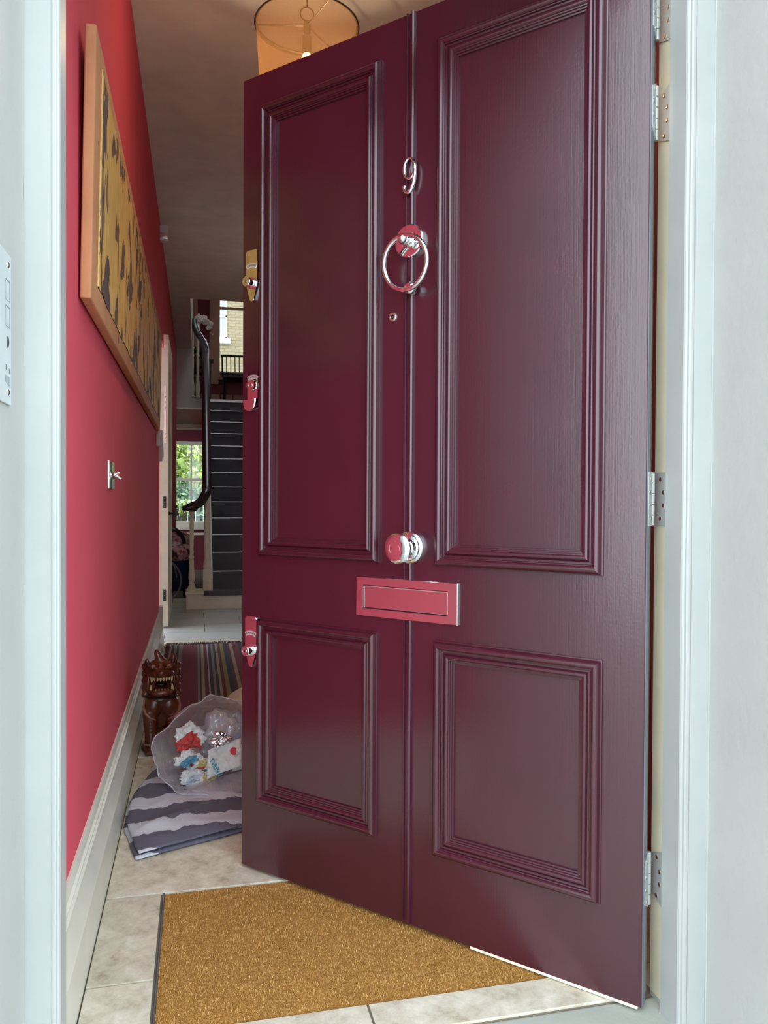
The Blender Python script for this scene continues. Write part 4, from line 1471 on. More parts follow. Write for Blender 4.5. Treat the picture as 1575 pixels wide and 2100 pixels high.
# teeth, eyes, tongue, trims
for i in range(8):
    x_ = -0.036 + 0.072 * i / 7
    y_ = -0.058 + 0.45 * (abs(x_) ** 1.6) * 10 * 0.9
    big = 1.7 if i in (0, 7) else 1.0
    MB().lathe([(0.0042, 0.004), (0.0044, 0.0), (0.0036, -0.006 * big), (0.0012, -0.010 * big)], 8, (x_, max(-0.060, min(-0.03, y_)), 0.298)).build('tooth', MT['ivory'], st)
for x_ in (-0.038, 0.038):
    MB().lathe([(0.0048, 0.0), (0.004, 0.010), (0.0015, 0.020)], 8, (x_, -0.036, 0.252)).build('tooth', MT['ivory'], st)
for i in range(5):
    x_ = -0.022 + 0.044 * i / 4
    MB().lathe([(0.0038, 0.0), (0.0034, 0.005), (0.0015, 0.008)], 8, (x_, -0.050, 0.250)).build('tooth', MT['mahogany_lite'], st)
MB().sphere((0.0, -0.012, 0.268), 0.02, 14, 8, (1.2, 1.0, 0.55)).build('tongue', MT['mahogany_dark'], st)
for x_, t_ in ((0.043, 0.35), (-0.048, 0.343)):
    MB().sphere((x_, -0.001, t_), 0.010, 12, 8, (0.8, 0.5, 1.2)).build('ear_hollow', MT['mahogany_dark'], st)
for x_ in (-0.028, 0.026):
    e_ = MB().sphere((x_, -0.036, 0.338), 0.0075, 14, 10, (1.2, 0.8, 0.75)).build('eye', MT['mahogany_lite'], st)
    MB().sphere((x_, -0.0415, 0.338), 0.0032, 10, 8).build('pupil', MT['dark_gap'], e_)
for sx_ in (-1, 1):
    pts = [(sx_ * 0.062 + 0.003, 0.018, 0.205), (sx_ * 0.066 + 0.003, -0.004, 0.180), (sx_ * 0.060 + 0.003, -0.024, 0.158), (sx_ * 0.044 + 0.003, -0.033, 0.142), (sx_ * 0.022 + 0.003, -0.028, 0.132)]
    MB().tube(pts, [0.003, 0.0045, 0.005, 0.0045, 0.003], 8).build('carved_trim', MT['mahogany_lite'], st)
MB().tube([(0.058 * cos(a_) + 0.003, 0.016 + 0.046 * sin(a_), 0.216) for a_ in [2 * pi * i / 24 for i in range(24)]], 0.0045, 8, closed=True).build('collar', MT['mahogany_dark'], st)
for x_ in (-0.037, 0.042):
    MB().tube([(x_ + 0.0245 * cos(a_), -0.012 + 0.0245 * sin(a_), 0.038) for a_ in [2 * pi * i / 20 for i in range(20)]], 0.0028, 6, closed=True).build('ankle_band', MT['mahogany_lite'], st)

# ---- zebra towel folded on the floor
tw = thing('zebra_towel', 'grey and white zebra-striped towel folded under the bag of rubbish', 'towel', (0, 2.10, 0))
corner = [(-0.150, 2.128), (0.46, 2.385), (0.46, 2.86), (-0.172, 2.86)]


def towel_layer(z0, shrink, seed):
    def fn(u_, v_):
        # left edge bows out towards the baseboard
        xl = -0.152 + (-0.052) * sin(pi * min(1, v_ * 1.15)) + 0.006 * noise.noise(Vector((seed, v_ * 9, 1)))
        yl = 2.130 + 0.73 * v_
        yr = 2.39 + 0.47 * v_
        x_ = xl + (0.46 - xl) * u_
        y_ = yl + (yr - yl) * u_
        y_ += 0.010 * noise.noise(Vector((x_ * 8, seed, 0))) * (1 - v_)
        z_ = z0 + 0.010 * noise.noise(Vector((x_ * 7 + seed, y_ * 9, seed))) + 0.004 * noise.noise(Vector((x_ * 22, y_ * 22, seed)))
        # long fold ridges
        z_ += 0.008 * max(0, 1 - abs((x_ * 0.55 + (y_ - 2.52)) / 0.035)) + 0.005 * max(0, 1 - abs((-x_ * 0.9 + (y_ - 2.40)) / 0.03))
        edge = min(u_ / 0.05, 1) * min(v_ / 0.05, 1)
        z_ = max(z_, z0 - 0.004) * edge + (z0 - 0.008) * (1 - edge)
        ix = x_ + shrink * (1 - u_) * 0.5
        return (ix, y_ - 2.10 + shrink * (1 - v_) * 0.4, max(z_, 0.003))
    return fn


MB().grid(towel_layer(0.012, 0.0, 2.0), 60, 60).build('lower_fold', MT['towel'], tw, fix=False, solid=-0.003)
MB().grid(towel_layer(0.026, 0.016, 7.0), 70, 70).build('upper_fold', MT['towel'], tw, fix=False, solid=-0.003)

# ---- clear bag of rubbish
BAGC = Vector((0.060, 2.66, 0.030))
bg_ = thing('rubbish_bag', 'open clear plastic bag of crumpled newspaper lying on the zebra towel', 'bag', tuple(BAGC))


def bagf(wr, scale):
    def fn(u_, v_):
        # u around the mouth, v from the rim (0) back to the closed end (1)
        a_ = 2 * pi * u_
        prof_ = (1.04 - 0.06 * min(1, v_ * 5)) if v_ < 0.25 else sqrt(max(0.0, 1 - ((v_ - 0.2) / 0.82) ** 2))
        rx, rz = 0.178 * prof_ * scale, 0.122 * prof_ * scale
        # mouth plane leans back: top is further away than the bottom
        dep = v_ * 0.34
        x_ = rx * cos(a_) + 0.05 * v_
        z_ = 0.112 + rz * sin(a_) - 0.03 * v_
        y_ = -0.085 + 0.10 * sin(a_) * (1 - v_) + dep
        nv_ = Vector((cos(a_) * 2.2, sin(a_) * 2.2, v_ * 3.0))
        w_ = wr * (noise.noise(nv_ * 0.7) + 0.30 * noise.noise(nv_ * 2.6 + Vector((3, 1, 2))) + 0.12 * noise.noise(nv_ * 8))
        rim = 1.0 if v_ > 0.06 else 1.5
        x_ += cos(a_) * w_ * rim
        z_ += sin(a_) * w_ * rim
        y_ += w_ * 0.8
        return (x_, y_, max(z_, 0.004 + 0.003 * noise.noise(nv_ * 6)))
    return fn


MB().grid(bagf(0.020, 1.0), 96, 28, closed_u=True).build('bag_film', MT['film'], bg_, fix=False)
m = MB()
f_ = bagf(0.020, 1.0)
m.tube([Vector(f_(i / 96, 0.0)) for i in range(96)], 0.0018, 6, closed=True)
m.build('bag_rim', MT['film2'], bg_)
for q in range(14):  # pale crease tubes that also stand in for streak highlights
    u0 = random.uniform(0.0, 1.0)
    v0 = random.uniform(0.02, 0.15)
    du = random.uniform(-0.16, 0.16)
    dv = random.uniform(0.12, 0.4)
    cp = [Vector(f_((u0 + du * t / 14) % 1.0, v0 + dv * t / 14)) for t in range(15)]
    MB().tube(cp, [0.0013 * sin(pi * (t + 0.6) / 15.2) + 0.0002 for t in range(15)], 6).build('crease_highlight', MT['film2'], bg_)
# a flap of film spilling out on to the towel in front
m = MB()


def flap(u_, v_):
    x_ = -0.10 + 0.34 * u_
    wd = sin(pi * min(1.0, u_ * 0.8)) ** 0.8 if u_ > 0 else 0.0
    y_ = -0.12 - 0.10 * v_ * wd + 0.07 * u_ - 0.10 * (1 - wd) * 0.1
    z_ = (0.022 * (1 - v_) + 0.012 * noise.noise(Vector((x_ * 20, y_ * 22, 4)))) * wd + 0.010
    return (x_, y_, max(z_, 0.010))


m.grid(flap, 40, 12)
m.build('film_flap', MT['film'], bg_, fix=False)


def crumple(name, label, c_, r_, mat, seed, sc=(1, 1, 1), amp=0.5, sub=4, group=None, cat='paper'):
    bm_ = bmesh.new()
    bmesh.ops.create_icosphere(bm_, subdivisions=sub, radius=1.0)
    zmin = 1e9
    for q in bm_.verts:
        p = q.co.copy()
        n_ = noise.noise(p * 1.7 + Vector((seed, 0, 0))) + 0.6 * noise.noise(p * 4.0 + Vector((0, seed, 0))) + 0.55 * abs(noise.noise(p * 5.5 + Vector((0, 0, seed)))) - 0.45 * abs(noise.noise(p * 3.1 + Vector((seed, seed, 0))))
        q.co = Vector((p.x * sc[0], p.y * sc[1], p.z * sc[2])) * r_ * (1 + amp * n_)
    mb_ = MB().bm(bm_)
    o_ = mb_.build(name, mat, smooth=False)
    o_.location = c_
    if label:
        tag(o_, label, cat, group)
    return o_


bx_, by_, bz_ = BAGC
NB = dict(group='crumpled newspapers in the rubbish bag')
crumple('newspaper_ball', 'crumpled white newspaper with a red headline, topmost at the left inside the bag', (-0.022, 2.640, 0.168), 0.040, MT['paper_red'], 1.0, (1.1, 0.8, 1.0), 0.45, **NB)
crumple('newspaper_ball', 'crumpled blue and red printed newspaper squeezed below the red headline ball', (-0.024, 2.605, 0.105), 0.030, MT['paper_blue'], 4.0, (1.1, 0.9, 0.75), 0.6, **NB)
crumple('newspaper_ball', 'crumpled mixed-colour newspaper scrap in the middle of the bag', (0.016, 2.605, 0.088), 0.026, MT['paper_mix'], 9.0, (1.1, 0.9, 0.8), 0.6, **NB)
crumple('newspaper_ball', 'pale crumpled newspaper low at the left of the bag near its rim', (-0.010, 2.575, 0.058), 0.028, MT['paper_plain'], 14.0, (1.2, 0.9, 0.8), 0.6, **NB)
crumple('newspaper_ball', 'small pale crumpled newspaper at the foot of the bag beside the cyan lettering', (0.036, 2.565, 0.050), 0.024, MT['paper_mix'], 19.0, (1, 1, .8), 0.6, **NB)
crumple('foil_ball', 'silvery crumpled foil ball on the milky inner bag', (0.078, 2.592, 0.166), 0.021, MT['foil'], 23.0, (1.2, 0.8, 0.9), 0.7, cat='foil')
ib = crumple('plastic_bag', 'milky crumpled plastic bag bundled inside the clear bag', (0.095, 2.690, 0.150), 0.078, MT['film2'], 30.0, (1.1, 0.7, 1.05), 0.35, 4, cat='bag')
ib.data.shade_smooth()
# flat newspaper pieces at the front of the bag
ns = thing('newspaper', 'folded newspaper page with cyan lettering and a red dot at the front of the bag', 'newspaper', (0.086, 2.535, 0.066), radians(18))


def nsf(u_, v_):
    x_ = -0.055 + 0.11 * u_
    z_ = v_ * 0.075
    y_ = 0.05 * v_ + 0.006 * noise.noise(Vector((u_ * 3, v_ * 3, 2))) + 0.008 * sin(u_ * 4)
    return (x_ + 0.02 * v_, y_, z_ + 0.025 * u_)


MB().grid(nsf, 12, 10).build('page', MT['paper_flat'], ns, fix=False, solid=0.0012)
text_mesh('headline', 'new', 0.040, MT['ink_cyan'], ns, (-0.020, 0.0115, 0.030), (radians(60), radians(62), 0), 0.0008)
MB().lathe([(0.013, 0.0), (0.013, 0.0012), (0.0, 0.0013)], 20, (0.044, 0.0285, 0.066), (0, -0.83, 0.55), cap=False).build('red_dot', MT['ink_red'], ns)
ns2 = thing('newspaper', 'folded pale newspaper half hidden by the door edge, right of the cyan lettering', 'newspaper', (0.165, 2.59, 0.055), radians(-14))
MB().grid(nsf, 12, 10).build('page', MT['paper_plain'], ns2, fix=False, solid=0.0012)
crumple('newspaper_ball', 'dark blue crumpled paper against the door edge at the right of the bag', (0.205, 2.700, 0.130), 0.030, MT['navy'], 41.0, (1, .8, 1), 0.6, **NB)

# ---- cream sack mostly hidden behind the door
cs = thing('calico_sack', 'cream calico sack on the rug, mostly hidden behind the maroon door', 'sack', (0.298, 3.32, 0.010))


def sack(u_, v_):
    a_ = 2 * pi * u_
    rr_ = sqrt(max(0, 1 - (abs(2 * v_ - 1)) ** 3.0))
    x_ = 0.17 * rr_ * cos(a_) * (1 + 0.08 * noise.noise(Vector((cos(a_) * 2, sin(a_) * 2, v_ * 3))))
    y_ = 0.13 * rr_ * sin(a_) * (1 + 0.08 * noise.noise(Vector((cos(a_) * 2, sin(a_) * 2, v_ * 3 + 5))))
    z_ = 0.165 * v_ + 0.02 * noise.noise(Vector((a_, v_ * 3, 1))) * v_
    return (x_, y_, max(0.0, z_))


MB().grid(sack, 40, 20, closed_u=True).build('sack_body', MT['calico'], cs, fix=False)
MB().tube([(0.06 * cos(a_), 0.045 * sin(a_), 0.166) for a_ in [2 * pi * i / 24 for i in range(24)]], 0.008, 8, closed=True).build('rolled_top', MT['calico'], cs)

# ---- lock plate screwed on the left reveal
kp = thing('metal_plate', 'pale screwed metal plate with engraved diamonds on the white reveal at the left', 'plate', (OX0 - 0.047, 1.09, 1.165), 0)
MB().bbox(0.0004, 0.0030, -0.055, 0.040, -0.098, 0.097, 0.0008).build('plate', plain('pale_painted_steel', srgb(205, 214, 214), 0.4, 0.2), kp, smooth=False)
for z_ in (0.082, -0.083):
    MB().sphere((0.0034, 0.020, z_), 0.0046, 14, 8, (0.5, 1, 1)).build('screw', MT['chrome'], kp)
for z_ in (0.048, 0.014):
    ps = [(0.0031, 0.008, z_ + 0.014), (0.0031, 0.030, z_ + 0.014), (0.0031, 0.030, z_ - 0.012), (0.0031, 0.008, z_ - 0.012)]
    MB().tube(ps, 0.0005, 6, closed=True).build('engraved_diamond', MT['engraved'], kp)
MB().sphere((0.003, 0.020, -0.018), 0.008, 16, 10, (0.2, 0.5, 1)).build('keyhole', MT['dark_gap'], kp)
m = MB()
for y_, z_, s_ in ((0.008, -0.055, 1), (0.026, -0.058, 1)):
    m.box(0.0028, 0.0032, y_, y_ + 0.008, z_, z_ + 0.007)
for j in range(5):
    m.box(0.0028, 0.0034, 0.006 + j * 0.006, 0.0088 + j * 0.006, -0.071 - 0.001 * j, -0.062)
m.build('engraved_marks', MT['engraved'], kp, smooth=False)

# ================================================================== STAIRS
RS, GO, SY = 0.155, 0.22, 6.95
SX0, SX1 = 0.10, 1.18
sts = thing('staircase', 'charcoal carpeted staircase with white strings climbing from the hall', 'stairs', (0, SY, 0))
# bottom step with its curtail plinth
m = MB().bbox(-0.085, SX1, 0.012, 0.30, 0.0, 0.128, 0.003)
m.build('bottom_riser', MT['far_white'], sts, smooth=False)
m = MB().bbox(-0.095, SX1, 0.002, 0.30, 0.128, 0.150, 0.006)
m.build('bottom_tread', MT['far_white'], sts, smooth=False)
# carpet wrapped over the bottom step with a rounded left end
pl = [(SX1, -0.02), (0.09, -0.02)] + [(0.09 + 0.028 * cos(radians(a_)), 0.008 + 0.028 * sin(radians(a_))) for a_ in range(250, 80, -20)] + [(SX1, 0.036)]
m = MB().prism(pl, 2, 0.118, 0.158)
m.build('carpet_nosing', MT['carpet'], sts, angle=40)
for i in range(14):
    z1 = RS * (i + 1)
    y0 = GO * i
    m = MB().box(SX0 + 0.04, SX1, y0 + 0.012, y0 + GO + 0.02, z1 - RS if i else 0.12, z1 - 0.012)
    m.box(SX0 + 0.04, SX1, y0 - 0.006, y0 + GO + 0.016, z1 - 0.014, z1)
    st_ = m.build('stair_tread', MT['carpet'], sts, smooth=False)
    if i:
        MB().bbox(SX0 + 0.045, SX1, y0 - 0.0085, y0 + 0.012, z1 - 0.005, z1 + 0.0025, 0.0012).build('nosing', MT['nosing'], st_, smooth=False)
# closed string on the left of the flight
sl = RS / GO
m = MB()
ys = [0.05, 13 * GO + 0.1]
pl = [(0.05, 0.02), (0.05, 0.155), (0.10, 0.26), (13 * GO - 0.02, 0.26 + sl * (13 * GO - 0.12)), (13 * GO - 0.02, LZ - 0.26), (0.35, 0.02)]
m.prism(pl, 0, SX0 - 0.002, SX0 + 0.04)
m.build('string_board', MT['far_white'], sts, smooth=False)
# spandrel panelling beneath the string
m = MB()
m.prism([(0.30, 0.0), (0.35, 0.05), (13 * GO - 0.1, LZ - 0.32), (13 * GO - 0.1, 0.0)], 0, SX0 + 0.005, SX0 + 0.03)
m.build('spandrel', MT['far_white'], sts, smooth=False)
# landing edge
MB().bbox(-0.055, SX1, 13 * GO - 0.012, 13 * GO + 0.02, LZ - 0.03, LZ + 0.004, 0.004).build('landing_nosing', MT['nosing'], sts, smooth=False)


def baluster_prof(h, sc=1.0):
    p = [(0.022, 0.0), (0.022, 0.03), (0.030, 0.035), (0.030, 0.045), (0.020, 0.06), (0.024, 0.10), (0.027, 0.14), (0.024, 0.19), (0.018, 0.27), (0.016, 0.30), (0.021, 0.31), (0.021, 0.32),
         (0.015, 0.335), (0.018, 0.45), (0.019, 0.52), (0.015, 0.56), (0.021, 0.575), (0.021, 0.59), (0.016, 0.60), (0.0165, 0.80), (0.014, 0.90), (0.020, 0.93), (0.022, 0.955), (0.018, 1.0)]
    return [(r * sc, z * h) for r, z in p]


# newel baluster on the curtail step
nb = MB().lathe([(0.046, 0.150), (0.046, 0.162), (0.040, 0.170), (0.034, 0.185), (0.028, 0.200), (0.024, 0.220), (0.018, 0.232), (0.024, 0.242), (0.0275, 0.27), (0.0265, 0.30), (0.0215, 0.36), (0.0195, 0.42),
                 (0.018, 0.44), (0.023, 0.447), (0.023, 0.455), (0.018, 0.462), (0.0165, 0.52), (0.0185, 0.60), (0.0205, 0.615), (0.0195, 0.64), (0.0170, 0.66), (0.0185, 0.72), (0.0165, 0.79), (0.019, 0.82), (0.024, 0.835), (0.024, 0.845)],
                20, (-0.040, 0.055, 0), (0, 0, 1))
nb.build('newel_baluster', MT['far_white'], sts, angle=40)
# square based newel post at the foot of the string
m = MB().bbox(0.055, 0.125, 0.075, 0.145, 0.150, 0.34, 0.004)
m.lathe([(0.030, 0.34), (0.034, 0.36), (0.030, 0.40), (0.022, 0.43), (0.024, 0.55), (0.027, 0.64), (0.022, 0.72), (0.026, 0.74), (0.022, 0.76), (0.020, 0.90), (0.026, 0.94), (0.024, 0.99)], 18, (0.09, 0.110, 0))
m.build('newel_post', MT['far_white'], sts, angle=40)
bal0 = None
for i in range(13):
    for q in (0.06, 0.17):
        y_ = GO * i + q
        zb = RS * (i + 1) + 0.0
        if i == 0 and q < 0.16:
            continue
        ht = 0.86 + sl * (y_ - 0.05) + 0.02 - zb
        ht = 0.80
        if bal0 is None:
            bal0 = MB().lathe(baluster_prof(0.715), 14).build('baluster', MT['far_white'], sts, angle=40)
            bal0.location = (0.098, y_, 0.26 + sl * (y_ - 0.10))
        else:
            place(bal0, (0.098, y_, 0.26 + sl * (y_ - 0.10)), sts)
# handrail: scroll over the newel, easing up and then following the pitch
P = []
P.append((-0.118, 0.00, 0.872))
P.append((-0.085, -0.005, 0.878))
P.append((-0.045, 0.005, 0.888))
P.append((0.000, 0.02, 0.905))
P.append((0.040, 0.05, 0.935))
P.append((0.070, 0.09, 0.985))
P.append((0.086, 0.14, 1.015))
P.append((0.090, 0.22, 1.055))
for i in range(1, 14):
    y_ = 0.22 + i * (13 * GO - 0.44) / 14
    P.append((0.090 + 0.006 * i / 14, y_, 1.055 + sl * (y_ - 0.22)))
ye = P[-1][1]
ze = P[-1][2]
P += [(0.096, ye + 0.10, ze + 0.09), (0.082, ye + 0.20, ze + 0.17), (0.048, ye + 0.29, ze + 0.25), (0.005, ye + 0.36, ze + 0.33), (-0.026, ye + 0.42, ze + 0.42), (-0.030, ye + 0.46, ze + 0.50)]
pth = smooth_path(P)
MB().tube(pth, [0.041 - 0.022 * max(0.0, 1 - i / 14) for i in range(len(pth))], 16, flat=0.8).build('handrail', MT['rail'], sts)
MB().lathe([(0.030, 0.845), (0.046, 0.852), (0.052, 0.868), (0.046, 0.885), (0.02, 0.892)], 20, (-0.040, 0.05, 0)).build('rail_cap', MT['rail'], sts, angle=50)
# landing balusters
for x_ in (0.012, -0.052):
    o = place(bal0, (x_, 13 * GO + 0.10, LZ), sts)
    o.scale = (1.0, 1.0, 1.30)

# ================================================================== HALF LANDING
con = thing('console_table', 'dark wooden side table on the upper landing below the white flowers', 'table', (0.07, 10.66, LZ))
MB().bbox(-0.17, 0.145, -0.10, 0.13, 0.600, 0.622, 0.003).build('table_top', MT['dark_wood'], con, smooth=False)
MB().box(-0.155, 0.115, -0.085, 0.115, 0.52, 0.600).build('apron', MT['dark_wood'], con, smooth=False)
MB().box(-0.155, 0.115, -0.075, 0.105, 0.445, 0.462).build('shelf', MT['dark_wood'], con, smooth=False)
for x_ in (-0.15, 0.085):
    for y_ in (-0.085, 0.09):
        MB().box(x_, x_ + 0.028, y_, y_ + 0.028, 0, 0.52).build('leg', MT['dark_wood'], con, smooth=False)
va = thing('vase', 'dark handled jug standing on the upper landing table', 'vase', (0.128, 10.62, LZ + 0.622))
MB().lathe([(0.024, 0), (0.029, 0.03), (0.030, 0.12), (0.024, 0.18), (0.026, 0.21), (0.036, 0.222)], 18).build('jug_body', MT['dark_wood'], va, angle=50)
MB().tube(smooth_path([(-0.024, 0, 0.185), (-0.048, 0, 0.17), (-0.050, 0, 0.08), (-0.030, 0, 0.04)]), 0.004, 8).build('handle', MT['nickel'], va)
orc = thing('orchid', 'white flowering plant drooping over the handrail on the upper landing', 'flowers', (0.055, 10.72, LZ + 0.622))
MB().lathe([(0.040, 0), (0.050, 0.05), (0.046, 0.10), (0.050, 0.105)], 18).build('pot', MT['black'], orc, angle=40)
arch = smooth_path([(0, 0, 0.08), (-0.03, -0.01, 0.25), (-0.05, -0.02, 0.42), (-0.035, -0.02, 0.53), (0.03, -0.02, 0.545), (0.09, -0.02, 0.47), (0.135, -0.02, 0.36)])
MB().tube(arch, 0.004, 6).build('stem', MT['leaf_dark'], orc)
random.seed(11)


def bloom(c_, r_, mat):
    m_ = MB()
    for p_ in range(5):
        a_ = 2 * pi * p_ / 5 + random.random()
        m_.sphere((c_[0] + cos(a_) * r_ * 0.6, c_[1] - 0.012 + random.uniform(-.01, .01), c_[2] + sin(a_) * r_ * 0.6), r_ * 0.62, 10, 6, (1, 0.35, 1))
    m_.build('bloom', mat, orc)


for i in range(22):
    t = 0.42 + 0.5 * i / 22
    p = arch[int(t * (len(arch) - 1))]
    bloom((p.x + random.uniform(-.03, .03), p.y + random.uniform(-.04, .02), p.z + random.uniform(-.045, .04)), random.uniform(0.022, 0.032), MT['petal'])
for i in range(4):
    p = arch[-1 - i * 2]
    bloom((p.x + random.uniform(-.012, .012), p.y, p.z - random.uniform(0, .03)), 0.014, MT['petal_yellow'])
lmp = thing('glass_globe', 'shiny greenish glass globe on a dark cylinder at the left of the upper landing', 'ornament', (-0.045, 10.48, LZ))
MB().lathe([(0.06, 0), (0.06, 0.02), (0.02, 0.03), (0.018, 0.40), (0.050, 0.42), (0.052, 0.62), (0.040, 0.65)], 18).build('pedestal', MT['black'], lmp, angle=40)
MB().sphere((0, 0, 0.715), 0.052, 20, 14).build('globe', MT['green_glass'], lmp)
chr_ = thing('spindle_chair', 'black spindle-back chair silhouetted against the upper landing window', 'chair', (0.52, 10.62, LZ))
MB().bbox(-0.185, 0.22, -0.17, 0.19, 0.375, 0.44, 0.01).build('seat', MT['black'], chr_)
MB().tube([(-0.21, 0.17, 0.715), (0.0, 0.18, 0.72), (0.24, 0.17, 0.715)], 0.014, 10).build('crest_rail', MT['black'], chr_)
for i in range(8):
    x_ = -0.185 + i * 0.056
    MB().cyl((x_, 0.165, 0.43), (x_ - 0.004, 0.172, 0.71), 0.0105 if i == 0 else 0.0065, 8).build('spindle', MT['black'], chr_)
for x_, y_ in ((-0.165, -0.14), (0.19, -0.14), (-0.165, 0.15), (0.19, 0.15)):
    MB().cyl((x_, y_, 0.0), (x_ * 0.93, y_ * 0.9, 0.38), 0.014, 10).build('leg', MT['black'], chr_)

# ================================================================== PASSAGE
pc_ = thing('pushchair', 'navy pushchair with lily-print lining beside the foot of the stairs', 'pushchair', (-0.245, 7.55, 0))


def shell(u_, v_):
    a_ = pi * (u_ - 0.5) * 1.15
    r_ = 0.21 * (0.85 + 0.15 * v_)
    return (r_ * sin(a_) + 0.02, 0.16 - 0.19 * cos(a_), 0.10 + 0.34 * v_)


MB().grid(shell, 24, 10).build('navy_body', MT['navy'], pc_, fix=False, solid=0.01)
MB().sphere((0.03, 0.06, 0.455), 0.17, 24, 14, (1.15, 0.75, 0.62)).build('lily_liner', MT['lily'], pc_)
MB().sphere((0.09, 0.10, 0.57), 0.11, 20, 12, (1.0, 0.6, 0.75)).build('lily_cushion', MT['lily'], pc_)
hb = smooth_path([(-0.20, -0.05, 0.66), (-0.05, -0.06, 0.69), (0.06, -0.06, 0.67), (0.12, -0.05, 0.60), (0.135, -0.04, 0.54)])
MB().tube(hb, 0.018, 10).build('hood_bar', MT['rail'], pc_)
wl = MB().tube([(-0.095 + 0.205 * sin(2 * pi * i / 40), -0.19, 0.215 + 0.205 * cos(2 * pi * i / 40)) for i in range(40)], 0.0075, 8, closed=True).build('wheel', MT['rubber'], pc_)
MB().cyl((-0.095, -0.21, 0.215), (-0.095, -0.17, 0.215), 0.022, 12).build('hub', MT['black'], wl)
for i in range(6):
    a_ = pi * i / 6
    MB().cyl((-0.095 + 0.203 * sin(a_), -0.19, 0.215 + 0.203 * cos(a_)), (-0.095 - 0.203 * sin(a_), -0.19, 0.215 - 0.203 * cos(a_)), 0.0025, 6).build('spoke', MT['black'], wl)
MB().tube(smooth_path([(-0.02, -0.17, 0.43), (0.05, -0.18, 0.34), (0.07, -0.18, 0.24)]), 0.006, 8).build('cable', MT['rubber'], pc_)
for x_ in (-0.14, 0.13):
    MB().tube([(x_, 0.25, 0.075 + 0.0), (x_, 0.2, 0.3)], 0.012, 8).build('rear_strut', MT['black'], pc_)
    MB().tube([(x_, 0.25 + 0.07 * sin(2 * pi * i / 24), 0.078 + 0.07 * cos(2 * pi * i / 24)) for i in range(24)], 0.008, 8, closed=True).build('rear_wheel', MT['black'], pc_)

# ================================================================== GARDEN AND HOUSE BEHIND
g_ = MB().box(-9, 9, 11.2, 34, -0.5, -0.05).build('lawn', MT['lawn'], smooth=False)
tag(g_, 'green lawn of the garden behind the house', 'lawn', kind='structure')
hs = thing('brick_house', 'yellow brick house across the garden with a white sash window', 'building', (3.0, 24.0, -0.05))
m = MB().box(-7, 6, 0, 4, 0, 9.5)
m.build('wall', MT['brick'], hs, smooth=False)


def house_window(xa, xb, za, zb):
    f_ = MB()
    for a, b, c_, d_ in ((xa, xa + .035, za, zb), (xb - .035, xb, za, zb), (xa, xb, za, za + .05), (xa, xb, zb - .05, zb), (xa, xb, za + 0.62, za + 0.68)):
        f_.box(a, b, -0.06, 0.0, c_, d_)
    w__ = f_.build('window', MT['render_white'], hs, smooth=False)
    MB().box(xa + .035, xb - .035, -0.03, -0.01, za + .05, zb - .05).build('pane', MT['grey_glass'], w__, smooth=False)
    MB().bbox(xa - 0.1, xb + 0.12, -0.16, 0.0, za - 0.16, za, 0.02).build('window_sill', MT['render_white'], w__, smooth=False)


house_window(-2.38, -2.14, 5.82, 7.4)
house_window(0.2, 1.1, 5.82, 7.4)
house_window(-3.65, -3.25, 1.9, 3.2)


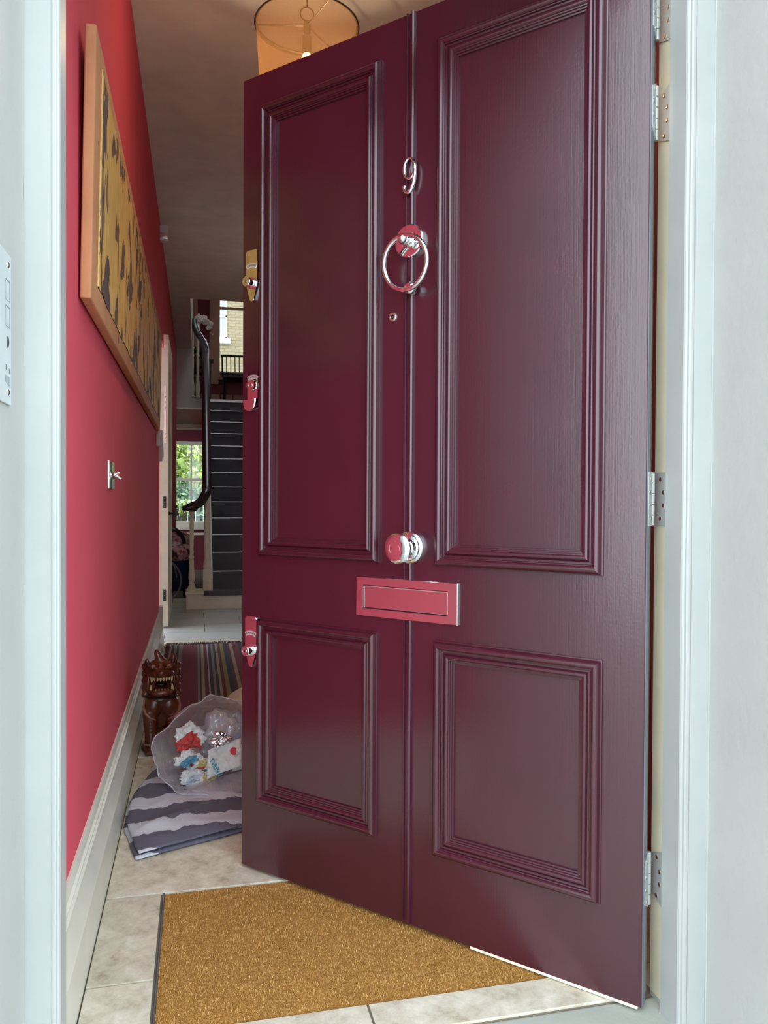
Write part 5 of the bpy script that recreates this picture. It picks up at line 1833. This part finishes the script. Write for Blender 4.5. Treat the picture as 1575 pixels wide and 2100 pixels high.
def bush(name, label, c_, r_, n_, mat, leaf, seed, group=None):
    random.seed(seed)
    t = thing(name, label, 'bush', (c_[0], c_[1], -0.05), group=group)
    vs, fs = [], []
    for i in range(n_):
        # leaves on and just inside a lumpy crown
        d_ = Vector((random.gauss(0, 1), random.gauss(0, 1), random.gauss(0, 1))).normalized()
        k_ = random.uniform(0.72, 1.05) * (1 + 0.25 * noise.noise(d_ * 3 + Vector((seed, 0, 0))))
        p = Vector((d_.x * r_[0] * k_, d_.y * r_[1] * k_, c_[2] + 0.05 + d_.z * r_[2] * k_))
        if p.z < 0.03:
            continue
        a_ = Vector((random.gauss(0, 1), random.gauss(0, 1), random.gauss(0, 1))).normalized()
        b_ = a_.orthogonal().normalized()
        s_ = leaf * random.uniform(0.6, 1.3)
        b0 = len(vs)
        vs += [p - a_ * s_, p + b_ * s_ * 0.45 + a_ * s_ * 0.1, p + a_ * s_, p - b_ * s_ * 0.45 + a_ * s_ * 0.1]
        fs.append((b0, b0 + 1, b0 + 2, b0 + 3))
    m_ = MB().add(vs, fs)
    o_ = m_.build('foliage', mat, t, smooth=False, fix=False)
    o_['kind'] = 'stuff'
    tr_ = MB()
    for q in range(5):
        an = 2 * pi * q / 5
        tr_.tube([(0.04 * cos(an), 0.04 * sin(an), 0), (0.15 * r_[0] * cos(an), 0.15 * r_[1] * sin(an), c_[2] * 0.6), (0.5 * r_[0] * cos(an), 0.5 * r_[1] * sin(an), c_[2])], [0.03, 0.02, 0.01], 6)
    tr_.build('stems', MT['stem'], t)
    return t


bush('shrub', 'large bright green shrub filling the top of the passage window', (-1.15, 16.5, 1.75), (1.25, 0.8, 1.15), 5200, MT['leaf_lite'], 0.075, 3, 'shrubs in the rear garden')
bush('shrub', 'dark glossy evergreen bush low in the passage window', (-0.55, 14.2, 0.75), (0.95, 0.6, 0.52), 3600, MT['leaf_dark'], 0.06, 5, 'shrubs in the rear garden')
bush('shrub', 'pale loose shrub at the right of the passage window', (0.85, 18.2, 1.55), (0.7, 0.6, 0.9), 2600, MT['leaf_lite'], 0.07, 8, 'shrubs in the rear garden')
bush('shrub', 'small lime-leaved plant by the white garden railing', (-0.22, 12.55, 0.86), (0.16, 0.12, 0.13), 60, MT['leaf_lite'], 0.05, 9, 'shrubs in the rear garden')
rl = thing('garden_railing', 'white metal railing across the garden in the passage window', 'railing', (-0.3, 12.9, -0.05))
MB().box(-1.2, 1.4, -0.02, 0.02, 0.955, 1.0).build('top_rail', MT['render_white'], rl, smooth=False)
MB().box(-1.2, 1.4, -0.015, 0.015, 0.10, 0.13).build('bottom_rail', MT['render_white'], rl, smooth=False)
up0 = None
for i in range(22):
    x_ = -1.18 + i * 0.122
    if up0 is None:
        up0 = MB().cyl((0, 0, 0.0), (0, 0, 0.96), 0.006, 6).build('upright', MT['render_white'], rl)
        up0.location = (x_, 0, 0)
    else:
        place(up0, (x_, 0, 0), rl)
